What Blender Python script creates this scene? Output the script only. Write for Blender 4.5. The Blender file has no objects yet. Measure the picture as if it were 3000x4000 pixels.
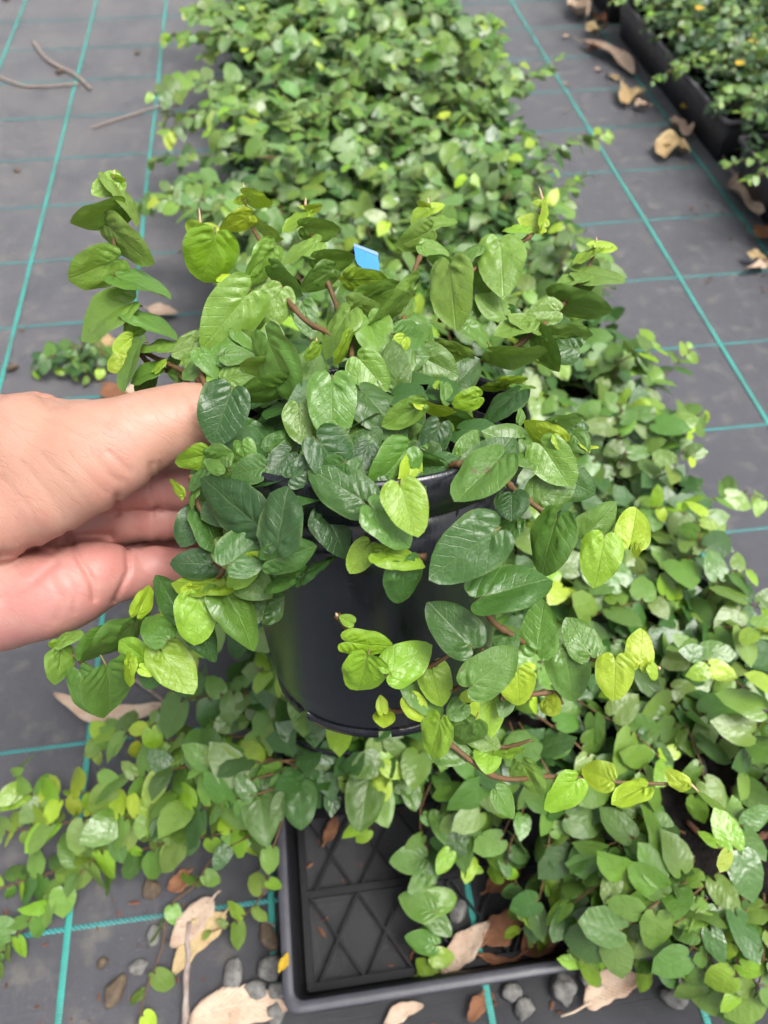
import bpy, bmesh, math, random
import numpy as np
from mathutils import Vector, Matrix, noise

random.seed(7)
RNG = np.random.default_rng(11)
scene = bpy.context.scene
COL = scene.collection

# ---------------------------------------------------------------- camera
H = 0.72
PITCH, YAW, ROLL = 0.9317, -0.1502, 0.0198
FPX, CXP, CYP = 2876.1, 1500.0, 2000.0          # photograph is 3000 x 4000
_cy, _sy, _cp, _sp = math.cos(YAW), math.sin(YAW), math.cos(PITCH), math.sin(PITCH)
FWD = Vector((-_sy * _cp, _cy * _cp, -_sp))
_r0 = Vector((_cy, _sy, 0)); _u0 = _r0.cross(FWD)
RIGHT = _r0 * math.cos(ROLL) + _u0 * math.sin(ROLL)
UP = -_r0 * math.sin(ROLL) + _u0 * math.cos(ROLL)
EYE = Vector((0, 0, H))
cam_data = bpy.data.cameras.new('camera')
cam_data.sensor_fit = 'VERTICAL'; cam_data.sensor_height = 36.0; cam_data.sensor_width = 27.0
cam_data.lens = FPX / 4000 * 36
cam_data.clip_start = 0.01; cam_data.clip_end = 200
cam_data.dof.use_dof = True; cam_data.dof.focus_distance = 0.305; cam_data.dof.aperture_fstop = 11.0
cam = bpy.data.objects.new('camera', cam_data); COL.objects.link(cam)
cam.matrix_world = Matrix(((RIGHT.x, UP.x, -FWD.x, EYE.x), (RIGHT.y, UP.y, -FWD.y, EYE.y), (RIGHT.z, UP.z, -FWD.z, EYE.z), (0, 0, 0, 1)))
scene.camera = cam

# ---------------------------------------------------------------- sky, sun, exposure (overcast day)
SUN_EL, SUN_AZ = math.radians(68), math.radians(125)     # azimuth from +Y, clockwise
world = bpy.data.worlds.new('World'); scene.world = world; world.use_nodes = True
wn = world.node_tree
bg = next(n for n in wn.nodes if n.type == 'BACKGROUND')
sky = wn.nodes.new('ShaderNodeTexSky'); sky.sky_type = 'NISHITA'; sky.sun_disc = False
sky.sun_elevation = SUN_EL; sky.sun_rotation = SUN_AZ
sky.air_density = 1.0; sky.dust_density = 4.0; sky.ozone_density = 1.0
hsv = wn.nodes.new('ShaderNodeHueSaturation'); hsv.inputs['Saturation'].default_value = 0.2
wn.links.new(sky.outputs[0], hsv.inputs['Color']); wn.links.new(hsv.outputs[0], bg.inputs[0])
bg.inputs[1].default_value = 0.085
sun_d = bpy.data.lights.new('sun', 'SUN'); sun_d.energy = 1.5; sun_d.angle = math.radians(28); sun_d.color = (1.0, 0.97, 0.92)
sun = bpy.data.objects.new('sun', sun_d); COL.objects.link(sun)
sdir = Vector((math.sin(SUN_AZ) * math.cos(SUN_EL), math.cos(SUN_AZ) * math.cos(SUN_EL), math.sin(SUN_EL)))
sun.rotation_euler = sdir.to_track_quat('Z', 'Y').to_euler()
sun.location = sdir * 5
scene.view_settings.view_transform = 'Standard'
try: scene.view_settings.look = 'None'
except Exception: pass
scene.view_settings.exposure = 1.45; scene.view_settings.gamma = 1.0; scene.view_settings.use_curve_mapping = False
scene.render.resolution_x, scene.render.resolution_y = 768, 1024
scene.cycles.max_bounces = 5; scene.cycles.transparent_max_bounces = 4
scene.cycles.use_denoising = True
scene.cycles.use_adaptive_sampling = True; scene.cycles.adaptive_threshold = 0.03
scene.cycles.caustics_reflective = False; scene.cycles.caustics_refractive = False

# ---------------------------------------------------------------- helpers
S3 = 3000 / 1659.0
def at(x, y, d):
    """full-size photo pixel + camera depth -> world point"""
    return EYE + (RIGHT * ((x - CXP) / FPX) - UP * ((y - CYP) / FPX) + FWD) * d
def atz(x, y, z):
    D = RIGHT * ((x - CXP) / FPX) - UP * ((y - CYP) / FPX) + FWD
    return EYE + D * ((z - H) / D.z)
def atd(x, y, d): return at(x * S3, y * S3, d)       # same in the 1659-wide view
def atzd(x, y, z): return atz(x * S3, y * S3, z)

def tag(o, label=None, cat=None, group=None, kind=None):
    if label: o['label'] = label
    if cat: o['category'] = cat
    if group: o['group'] = group
    if kind: o['kind'] = kind
    return o
def link(o, parent=None):
    COL.objects.link(o)
    if parent is not None: o.parent = parent
    return o
def empty(name, loc=(0, 0, 0)):
    o = bpy.data.objects.new(name, None); o.location = loc; o.empty_display_size = 0.02
    COL.objects.link(o); return o
def mesh_obj(name, verts, faces, mat, parent=None, smooth=True, uvs=None):
    me = bpy.data.meshes.new(name)
    me.from_pydata([tuple(v) for v in verts], [], faces); me.update()
    if smooth: me.polygons.foreach_set('use_smooth', [True] * len(me.polygons))
    if uvs is not None:
        l = me.uv_layers.new(name='UVMap')
        for lp in me.loops: l.data[lp.index].uv = uvs[lp.vertex_index]
    me.materials.append(mat)
    o = bpy.data.objects.new(name, me); link(o, parent); return o
def local(parent_loc, pts): return [Vector(p) - Vector(parent_loc) for p in pts]

class MB:
    """collects verts / faces"""
    def __init__(s): s.v = []; s.f = []
    def add(s, v, f):
        n = len(s.v); s.v += [tuple(p) for p in v]; s.f += [tuple(i + n for i in q) for q in f]
    def box(s, a, b):
        (x0, y0, z0), (x1, y1, z1) = a, b
        s.add([(x0, y0, z0), (x1, y0, z0), (x1, y1, z0), (x0, y1, z0), (x0, y0, z1), (x1, y0, z1), (x1, y1, z1), (x0, y1, z1)],
              [(0, 3, 2, 1), (4, 5, 6, 7), (0, 1, 5, 4), (1, 2, 6, 5), (2, 3, 7, 6), (3, 0, 4, 7)])
    def tube(s, pts, radii, n=6, cap=True):
        pts = [Vector(p) for p in pts]; k = len(pts)
        if not hasattr(radii, '__len__'): radii = [radii] * k
        base = len(s.v); e1 = None
        for i, p in enumerate(pts):
            t = (pts[min(i + 1, k - 1)] - pts[max(i - 1, 0)])
            t = t.normalized() if t.length > 1e-9 else Vector((0, 0, 1))
            if e1 is None:
                e1 = t.cross(Vector((0, 0, 1)));
                if e1.length < 1e-3: e1 = t.cross(Vector((1, 0, 0)))
            e1 = (e1 - t * e1.dot(t)).normalized(); e2 = t.cross(e1)
            for j in range(n):
                a = 2 * math.pi * j / n
                s.v.append(tuple(p + (e1 * math.cos(a) + e2 * math.sin(a)) * radii[i]))
        for i in range(k - 1):
            for j in range(n):
                a = base + i * n + j; b = base + i * n + (j + 1) % n
                s.f.append((a, b, b + n, a + n))
        if cap:
            s.f.append(tuple(base + j for j in range(n))[::-1]); s.f.append(tuple(base + (k - 1) * n + j for j in range(n)))
    def lathe(s, prof, n=48, closed=False):
        base = len(s.v)
        for r, z in prof:
            for j in range(n):
                a = 2 * math.pi * j / n; s.v.append((r * math.cos(a), r * math.sin(a), z))
        m = len(prof)
        for i in range(m - 1 + (1 if closed else 0)):
            for j in range(n):
                a = base + i * n + j; b = base + i * n + (j + 1) % n
                c = base + ((i + 1) % m) * n + (j + 1) % n; d = base + ((i + 1) % m) * n + j
                s.f.append((a, b, c, d))
    def build(s, name, mat, parent=None, smooth=True): return mesh_obj(name, s.v, s.f, mat, parent, smooth)

def spline(pts, n):
    """Catmull-Rom through pts, n points"""
    P = [Vector(p) for p in pts]; k = len(P)
    if k < 3: return [P[0].lerp(P[-1], i / (n - 1)) for i in range(n)]
    P = [2 * P[0] - P[1]] + P + [2 * P[-1] - P[-2]]; out = []
    for i in range(n):
        t = i / (n - 1) * (k - 1); j = min(int(t), k - 2); u = t - j
        a, b, c, d = P[j:j + 4]
        out.append(0.5 * ((2 * b) + (c - a) * u + (2 * a - 5 * b + 4 * c - d) * u * u + (3 * b - a - 3 * c + d) * u ** 3))
    return out

# ---------------------------------------------------------------- materials
class NT:
    def __init__(s, name):
        s.m = bpy.data.materials.new(name); s.m.use_nodes = True; s.t = s.m.node_tree
        s.t.nodes.clear(); s.out = s.t.nodes.new('ShaderNodeOutputMaterial')
    def n(s, typ, props=None, **ins):
        nd = s.t.nodes.new('ShaderNode' + typ)
        for k, v in (props or {}).items(): setattr(nd, k, v)
        for k, v in ins.items():
            key = int(k[1:]) if k[0] == 'i' and k[1:].isdigit() else k.replace('_', ' ')
            s.set(nd.inputs[key], v)
        return nd
    def set(s, sock, v):
        if isinstance(v, bpy.types.NodeSocket): s.t.links.new(v, sock)
        else: sock.default_value = v
    def math(s, op, a, b=0.0, c=None, clamp=False):
        nd = s.t.nodes.new('ShaderNodeMath'); nd.operation = op; nd.use_clamp = clamp
        s.set(nd.inputs[0], a); s.set(nd.inputs[1], b)
        if c is not None: s.set(nd.inputs[2], c)
        return nd.outputs[0]
    def ramp(s, fac, stops, interp='LINEAR'):
        nd = s.t.nodes.new('ShaderNodeValToRGB'); nd.color_ramp.interpolation = interp; s.set(nd.inputs[0], fac)
        el = nd.color_ramp.elements
        while len(el) < len(stops): el.new(0.5)
        for e, (p, c) in zip(el, stops):
            e.position = p; e.color = (c, c, c, 1) if not hasattr(c, '__len__') else (*c[:3], 1)
        return nd.outputs[0]
    def mix(s, fac, a, b, blend='MIX'):
        nd = s.t.nodes.new('ShaderNodeMix'); nd.data_type = 'RGBA'; nd.blend_type = blend
        s.set(nd.inputs[0], fac)
        for sock, v in ((nd.inputs[6], a), (nd.inputs[7], b)):
            s.set(sock, (*v[:3], 1) if hasattr(v, '__len__') and not isinstance(v, bpy.types.NodeSocket) else v)
        return nd.outputs[2]
    def noise(s, vec, scale, detail=3, rough=0.5, out=0):
        nd = s.n('TexNoise', Scale=scale, Detail=detail, Roughness=rough)
        if vec is not None: s.set(nd.inputs['Vector'], vec)
        return nd.outputs[out]
    def bump(s, h, strength, dist=0.001, normal=None):
        nd = s.n('Bump', Strength=strength, Distance=dist, Height=h)
        if normal is not None: s.set(nd.inputs['Normal'], normal)
        return nd.outputs[0]
    def pos(s, coord='Object'): return s.n('TexCoord').outputs[coord]
    def finish(s, shader): s.t.links.new(shader, s.out.inputs[0]); return s.m
    def bsdf(s, **ins):
        nd = s.n('BsdfPrincipled')
        for k, v in ins.items():
            key = k.replace('_', ' ')
            if hasattr(v, '__len__') and not isinstance(v, bpy.types.NodeSocket) and len(v) == 3 and 'Radius' not in key: v = (*v, 1)
            s.set(nd.inputs[key], v)
        return nd.outputs[0]

def leaf_material(far=False):
    k = NT('leaf_far' if far else 'leaf')
    uv = k.n('UVMap').outputs[0]; sep = k.n('SeparateXYZ', Vector=uv)
    oi = k.n('ObjectInfo')
    t = k.math('ABSOLUTE', k.math('MULTIPLY_ADD', sep.outputs[0], 2.0, -1.0)); v = sep.outputs[1]
    rnd = oi.outputs['Random']
    cmb = k.n('CombineXYZ', X=sep.outputs[0], Y=sep.outputs[1], Z=k.math('MULTIPLY', rnd, 40.0)).outputs[0]
    n1 = k.noise(cmb, 3.0, 2); n2 = None if far else k.noise(cmb, 14.0, 2)
    # veins: midrib and ascending side veins, slightly wavy
    mid = k.ramp(k.math('DIVIDE', t, k.math('MULTIPLY_ADD', v, -0.05, 0.085)), [(0.0, 1.0), (1.0, 0.0)])
    ph = k.math('MULTIPLY_ADD', n1, 0.16, k.math('MULTIPLY_ADD', t, -0.36, v))
    fr = k.math('ABSOLUTE', k.math('SUBTRACT', k.math('FRACT', k.math('MULTIPLY', ph, 5.5)), 0.5))
    side = k.ramp(fr, [(0.0, 1.0), (0.09, 0.0)])
    if far:
        vein = k.math('MAXIMUM', mid, k.math('MULTIPLY', side, 0.6)); base = oi.outputs['Color']
        light = k.mix(0.5, base, (0.26, 0.36, 0.12)); col = k.mix(k.math('MULTIPLY', vein, 0.25), k.mix(k.math('MULTIPLY', n1, 0.4), base, k.mix(0.6, base, (0.02, 0.06, 0.03))), light)
        back = k.n('NewGeometry').outputs['Backfacing']; col = k.mix(k.math('MULTIPLY', back, 0.4), col, (0.20, 0.27, 0.12))
        p = k.bsdf(Base_Color=col, Roughness=k.math('MULTIPLY_ADD', rnd, 0.2, 0.32), Specular_IOR_Level=0.75, Normal=k.bump(k.math('MULTIPLY_ADD', fr, 0.22, k.math('MULTIPLY', n1, 2.0)), 0.5, 0.0013))
        tr = k.n('BsdfTranslucent', Color=k.mix(0.35, col, (0.30, 0.42, 0.03))).outputs[0]
        return k.finish(k.n('MixShader', i0=0.18, i1=p, i2=tr).outputs[0])
    net = k.n('TexVoronoi', {'feature': 'DISTANCE_TO_EDGE'}, Vector=cmb, Scale=16.0).outputs[0]
    netm = k.ramp(net, [(0.0, 1.0), (0.07, 0.0)])
    vein = k.math('MAXIMUM', mid, k.math('MAXIMUM', k.math('MULTIPLY', side, 0.6), k.math('MULTIPLY', netm, 0.08)))
    base = oi.outputs['Color']
    base = k.mix(k.math('MULTIPLY', n1, 0.45), base, k.mix(0.55, base, (0.02, 0.06, 0.03)), 'MIX')
    light = k.mix(0.5, base, (0.26, 0.36, 0.12))
    col = k.mix(k.math('MULTIPLY', vein, 0.28), base, light)
    edge = k.ramp(t, [(0.88, 0.0), (1.0, 0.5)])
    col = k.mix(edge, col, light)
    # faded spots and small brown blemishes on some leaves
    spot = k.ramp(n2, [(0.66, 0.0), (0.74, 1.0)])
    col = k.mix(k.math('MULTIPLY', spot, k.math('MULTIPLY', k.math('GREATER_THAN', rnd, 0.55), 0.22)), col, (0.28, 0.30, 0.10))
    brown = k.math('MULTIPLY', k.ramp(k.noise(cmb, 2.3, 2), [(0.70, 0.0), (0.73, 1.0)]), k.math('GREATER_THAN', rnd, 0.82))
    col = k.mix(k.math('MULTIPLY', brown, 0.75), col, (0.12, 0.07, 0.03))
    back = k.n('NewGeometry').outputs['Backfacing']
    col = k.mix(k.math('MULTIPLY', back, 0.45), col, (0.20, 0.27, 0.12))
    drop = k.n('TexVoronoi', Vector=cmb, Scale=9.0, Randomness=1.0).outputs[0]
    dropm = k.ramp(drop, [(0.06, 1.0), (0.13, 0.0)])
    hgt = k.math('ADD', k.math('MULTIPLY', vein, -0.4), k.math('ADD', k.math('MULTIPLY', n2, 0.7), k.math('MULTIPLY', dropm, 1.1)))
    nrm = k.bump(hgt, 0.6, 0.0007)
    wet = k.math('MULTIPLY_ADD', n1, 0.3, k.math('MULTIPLY_ADD', rnd, 0.16, 0.20))
    p = k.bsdf(Base_Color=col, Roughness=wet, Specular_IOR_Level=0.55, Normal=nrm, Coat_Weight=0.12, Coat_Roughness=0.2)
    tr = k.n('BsdfTranslucent', Color=k.mix(0.35, col, (0.30, 0.42, 0.03))).outputs[0]
    return k.finish(k.n('MixShader', i0=0.2, i1=p, i2=tr).outputs[0])

def simple(name, col, rough=0.5, spec=0.5, var=0.25, scale=60, bump=0.2, bscale=None, col2=None, metallic=0.0, bdist=0.001):
    k = NT(name); P = k.pos()
    n1 = k.noise(P, scale, 4, 0.6)
    c2 = col2 or tuple(c * (1 - var * 1.6) for c in col)
    c = k.mix(k.ramp(n1, [(0.3, 0.0), (0.7, 1.0)]), c2, col)
    nrm = k.bump(k.noise(P, bscale or scale * 3, 4, 0.6), bump, bdist)
    return k.finish(k.bsdf(Base_Color=c, Roughness=rough, Specular_IOR_Level=spec, Normal=nrm, Metallic=metallic))

M = {}
M['leaf'] = leaf_material(); M['leaf_far'] = leaf_material(True)
M['stem'] = simple('stem', (0.17, 0.075, 0.035), 0.6, 0.4, 0.3, 300, 0.3, col2=(0.10, 0.075, 0.03))
M['green_stem'] = simple('green_stem', (0.19, 0.20, 0.05), 0.5, 0.4, 0.3, 300, 0.3, col2=(0.16, 0.10, 0.04))
M['bud'] = simple('bud', (0.55, 0.46, 0.27), 0.5, 0.4, 0.2, 400, 0.2, col2=(0.40, 0.22, 0.13))
M['soil'] = simple('soil', (0.018, 0.015, 0.013), 0.9, 0.2, 0.5, 160, 1.0, 220, bdist=0.004, col2=(0.006, 0.005, 0.005))
M['bark'] = simple('bark', (0.22, 0.10, 0.06), 0.8, 0.3, 0.4, 120, 0.6, col2=(0.10, 0.045, 0.03))

def pot_material():
    k = NT('pot_plastic'); P = k.pos(); sp = k.n('SeparateXYZ', Vector=P)
    ang = k.math('ARCTAN2', sp.outputs[1], sp.outputs[0])
    st = k.n('CombineXYZ', X=k.math('MULTIPLY', ang, 6.0), Y=0.0, Z=k.math('MULTIPLY', sp.outputs[2], 6.0)).outputs[0]
    streak = k.noise(st, 9.0, 5, 0.7)
    dirt = k.noise(P, 55.0, 5, 0.65)
    low = k.ramp(k.math('MULTIPLY_ADD', dirt, 0.06, sp.outputs[2]), [(0.0, 1.0), (0.07, 0.0)])
    c = k.mix(k.ramp(streak, [(0.35, 0.0), (0.75, 1.0)]), (0.004, 0.0045, 0.008), (0.017, 0.018, 0.026))  # streaky reflections put into the wall colour
    c = k.mix(k.math('MULTIPLY', k.ramp(dirt, [(0.52, 0.0), (0.75, 1.0)]), k.math('MULTIPLY_ADD', low, 0.85, 0.10)), c, (0.13, 0.095, 0.07))
    r = k.math('MULTIPLY_ADD', streak, 0.16, k.math('MULTIPLY_ADD', dirt, 0.14, 0.07))
    # faint scratches round the wall
    scr = k.noise(k.n('CombineXYZ', X=k.math('MULTIPLY', ang, 3.0), Y=0.0, Z=k.math('MULTIPLY', sp.outputs[2], 600.0)).outputs[0], 3.0, 2, 0.5)
    c = k.mix(k.math('MULTIPLY', k.ramp(scr, [(0.68, 0.0), (0.76, 1.0)]), 0.4), c, (0.11, 0.11, 0.13))
    return k.finish(k.bsdf(Base_Color=c, Roughness=r, Specular_IOR_Level=0.5, Normal=k.bump(streak, 0.12, 0.0008)))
M['pot'] = pot_material()
M['tray'] = simple('tray_plastic', (0.009, 0.009, 0.011), 0.6, 0.25, 0.3, 90, 0.25, 300, col2=(0.006, 0.006, 0.008))
M['tray_pale'] = simple('pale_tray_rim', (0.13, 0.125, 0.14), 0.5, 0.4, 0.3, 40, 0.25, 300, col2=(0.08, 0.078, 0.088))  # rim highlights put into the colour, a lighter copy of the plastic
M['tray_dusty_lit'] = simple('dusty_lit_tray_plastic', (0.060, 0.057, 0.066), 0.5, 0.4, 0.3, 40, 0.25, 300, col2=(0.028, 0.027, 0.032))  # dust, and light on the flared walls put into the colour
M['tray_rim'] = simple('tray_rim_plastic', (0.050, 0.050, 0.064), 0.40, 0.5, 0.2, 60, 0.2, 260, col2=(0.034, 0.034, 0.042))
M['stone'] = simple('stone', (0.24, 0.235, 0.22), 0.85, 0.3, 0.3, 110, 0.7, 240, col2=(0.075, 0.072, 0.07))
M['stone_brown'] = simple('stone_brown', (0.16, 0.115, 0.075), 0.8, 0.3, 0.3, 110, 0.7, 240, col2=(0.06, 0.045, 0.035))
M['twig'] = simple('twig', (0.36, 0.30, 0.27), 0.8, 0.3, 0.2, 120, 0.6, 400, col2=(0.20, 0.15, 0.13))
M['blue'] = simple('blue_plastic', (0.0, 0.22, 0.74), 0.35, 0.5, 0.05, 30, 0.03)
M['pale_blue'] = simple('pale_blue_plastic', (0.16, 0.30, 0.66), 0.4, 0.5, 0.05, 30, 0.03)
M['green_plastic'] = simple('green_plastic', (0.0, 0.20, 0.09), 0.35, 0.5, 0.1, 30, 0.03)
M['white_plastic'] = simple('white_plastic', (0.62, 0.60, 0.62), 0.35, 0.5, 0.1, 30, 0.03)

def dead_material(name, c1, c2, c3):
    k = NT(name); P = k.pos(); uv = k.n('UVMap').outputs[0]; sep = k.n('SeparateXYZ', Vector=uv)
    t = k.math('ABSOLUTE', k.math('MULTIPLY_ADD', sep.outputs[0], 2.0, -1.0))
    n1 = k.noise(P, 45.0, 4, 0.6); n2 = k.noise(P, 260.0, 3, 0.6)
    c = k.mix(k.ramp(n1, [(0.32, 0.0), (0.68, 1.0)]), c1, c2)
    c = k.mix(k.math('MULTIPLY', k.ramp(n2, [(0.6, 0.0), (0.72, 1.0)]), 0.6), c, c3)
    mid = k.ramp(t, [(0.02, 0.5), (0.07, 0.0)])
    c = k.mix(mid, c, c1)
    fr = k.math('ABSOLUTE', k.math('SUBTRACT', k.math('FRACT', k.math('MULTIPLY', k.math('MULTIPLY_ADD', t, -0.25, sep.outputs[1]), 14.0)), 0.5))
    h = k.math('ADD', k.math('MULTIPLY', fr, 0.5), n2)
    return k.finish(k.bsdf(Base_Color=c, Roughness=0.7, Specular_IOR_Level=0.3, Normal=k.bump(h, 0.9, 0.0016)))
M['dead_pale'] = dead_material('dead_leaf_pale', (0.58, 0.46, 0.35), (0.46, 0.31, 0.22), (0.15, 0.08, 0.05))
M['dead_tan'] = dead_material('dead_leaf_tan', (0.52, 0.41, 0.22), (0.36, 0.24, 0.12), (0.11, 0.06, 0.03))
M['dead_brown'] = dead_material('dead_leaf_brown', (0.26, 0.12, 0.06), (0.17, 0.075, 0.04), (0.06, 0.03, 0.02))
M['dead_pink'] = dead_material('dead_leaf_pink', (0.50, 0.39, 0.30), (0.37, 0.25, 0.18), (0.14, 0.075, 0.05))
M['yellow_leaf'] = dead_material('fallen_yellow_leaf', (0.55, 0.38, 0.03), (0.50, 0.30, 0.03), (0.25, 0.13, 0.02))

def mat_cloth():
    k = NT('weed_mat'); P = k.pos(); sp = k.n('SeparateXYZ', Vector=P)
    wx = k.math('SINE', k.math('MULTIPLY', sp.outputs[0], 2 * math.pi / 0.0022))
    wy = k.math('SINE', k.math('MULTIPLY', sp.outputs[1], 2 * math.pi / 0.0022))
    weave = k.math('MULTIPLY', wx, wy)
    st1 = k.noise(k.n('CombineXYZ', X=k.math('MULTIPLY', sp.outputs[0], 700.0), Y=k.math('MULTIPLY', sp.outputs[1], 20.0), Z=0.0).outputs[0], 1.0, 2)
    st2 = k.noise(k.n('CombineXYZ', X=k.math('MULTIPLY', sp.outputs[0], 20.0), Y=k.math('MULTIPLY', sp.outputs[1], 700.0), Z=0.0).outputs[0], 1.0, 2)
    dirt = k.noise(P, 9.0, 6, 0.68); blot = k.noise(P, 38.0, 5, 0.6); big = k.noise(P, 1.7, 3, 0.5)
    c = k.mix(k.math('MULTIPLY_ADD', weave, 0.3, k.math('MULTIPLY', k.math('ADD', st1, st2), 0.5)), (0.012, 0.0128, 0.021), (0.038, 0.041, 0.064))
    # old brown silt, more on the open left of the bed
    side = k.ramp(k.math('MULTIPLY_ADD', sp.outputs[0], -0.5, k.math('MULTIPLY_ADD', sp.outputs[1], 0.22, 0.1)), [(0.0, 0.15), (0.75, 1.0)])
    silt = k.math('MULTIPLY', k.ramp(k.math('MULTIPLY_ADD', big, 0.35, k.math('MULTIPLY', dirt, 0.75)), [(0.36, 0.0), (0.66, 1.0)]), side)
    c = k.mix(k.math('MULTIPLY', silt, 0.72), c, (0.128, 0.113, 0.108))
    c = k.mix(k.math('MULTIPLY', k.ramp(blot, [(0.53, 0.0), (0.70, 1.0)]), 0.5), c, (0.16, 0.145, 0.12))
    c = k.mix(k.math('MULTIPLY', k.ramp(k.noise(P, 80.0, 3, 0.5), [(0.66, 0.0), (0.72, 1.0)]), 0.5), c, (0.015, 0.013, 0.014))
    grit = k.noise(P, 330.0, 3, 0.6)
    c = k.mix(k.math('MULTIPLY', k.ramp(grit, [(0.62, 0.0), (0.72, 1.0)]), k.math('MULTIPLY', dirt, 0.8)), c, (0.24, 0.20, 0.15))
    # damp and shade put into the colour: darker cloth under and before the bed
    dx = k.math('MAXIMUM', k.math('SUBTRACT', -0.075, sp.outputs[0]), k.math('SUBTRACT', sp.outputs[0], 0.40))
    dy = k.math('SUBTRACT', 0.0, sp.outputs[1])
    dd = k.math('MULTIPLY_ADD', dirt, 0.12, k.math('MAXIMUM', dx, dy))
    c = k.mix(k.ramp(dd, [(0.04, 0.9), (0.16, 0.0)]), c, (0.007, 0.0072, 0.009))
    h = k.math('ADD', k.math('MULTIPLY', weave, 0.6), k.math('ADD', k.math('MULTIPLY', k.math('ADD', st1, st2), 1.2), k.math('MULTIPLY', blot, 1.4)))
    return k.finish(k.bsdf(Base_Color=c, Roughness=k.math('MULTIPLY_ADD', dirt, 0.22, 0.34), Specular_IOR_Level=0.8, Sheen_Weight=0.30, Sheen_Roughness=0.45, Normal=k.bump(h, 0.6, 0.0010)))
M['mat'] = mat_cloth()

def thread_material(name, c1, c2, along, period, slant):
    k = NT(name); P = k.pos(); sp = k.n('SeparateXYZ', Vector=P)
    a = sp.outputs[1 if along == 'Y' else 0]; b = sp.outputs[0 if along == 'Y' else 1]
    ph = k.math('MULTIPLY', k.math('MULTIPLY_ADD', b, slant, a), 2 * math.pi / period)
    s = k.math('MULTIPLY_ADD', k.math('SINE', ph), 0.5, 0.5)
    wear = k.noise(P, 14.0, 5, 0.7); fine = k.noise(P, 500.0, 2)
    c = k.mix(s, c2, c1)
    c = k.mix(k.math('MULTIPLY', k.ramp(wear, [(0.44, 0.0), (0.70, 1.0)]), 0.6), c, (0.07, 0.075, 0.075))
    return k.finish(k.bsdf(Base_Color=c, Roughness=0.5, Normal=k.bump(k.math('ADD', s, fine), 0.6, 0.0008)))
M['thread_long'] = thread_material('teal_thread', (0.05, 0.42, 0.36), (0.015, 0.20, 0.17), 'Y', 0.0021, 0.0)
M['thread_cross'] = thread_material('blue_green_thread', (0.045, 0.32, 0.31), (0.03, 0.12, 0.125), 'X', 0.0042, 1.2)

# ---------------------------------------------------------------- ground and its woven lines
GA, GB, GX0, GY0 = 0.2387 * H, 0.2259 * H, -0.8186 * H, 2.8803 * H
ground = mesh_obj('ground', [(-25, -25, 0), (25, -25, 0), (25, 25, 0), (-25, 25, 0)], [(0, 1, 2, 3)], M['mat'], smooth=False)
tag(ground, 'dark grey woven weed mat covering the nursery floor', 'ground', kind='structure')
def ribbon(name, p0, p1, w, mat, zt, n, seed):
    v = []; f = []
    d = (Vector(p1) - Vector(p0)); s = Vector((-d.y, d.x, 0)).normalized()
    for i in range(n + 1):
        p = Vector(p0) + d * (i / n); wob = (noise.noise(Vector((i * 0.11, seed, 0))) * 0.0018)
        hh = 0.0006
        for a, z in ((-1, 0.0002), (-0.6, hh), (0.6, hh), (1, 0.0002)):
            q = p + s * (wob + a * w / 2); v.append((q.x, q.y, zt + z))
    for i in range(n):
        for j in range(3): f.append((4 * i + j, 4 * i + 4 + j, 4 * i + 5 + j, 4 * i + 1 + j))
    return mesh_obj(name, v, f, mat, ground)
for i in range(-7, 18):
    x = GX0 + i * GA
    ribbon('thread_line', (x, -1.0, 0), (x, 4.5, 0), 0.0054, M['thread_long'], 0.0014, 160, i + 50)
for j in range(-14, 19):
    y = GY0 - j * GB
    ribbon('thread_line', (-2.0, y, 0), (2.6, y, 0), 0.0040, M['thread_cross'], 0.0004, 130, j + 150)

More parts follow.
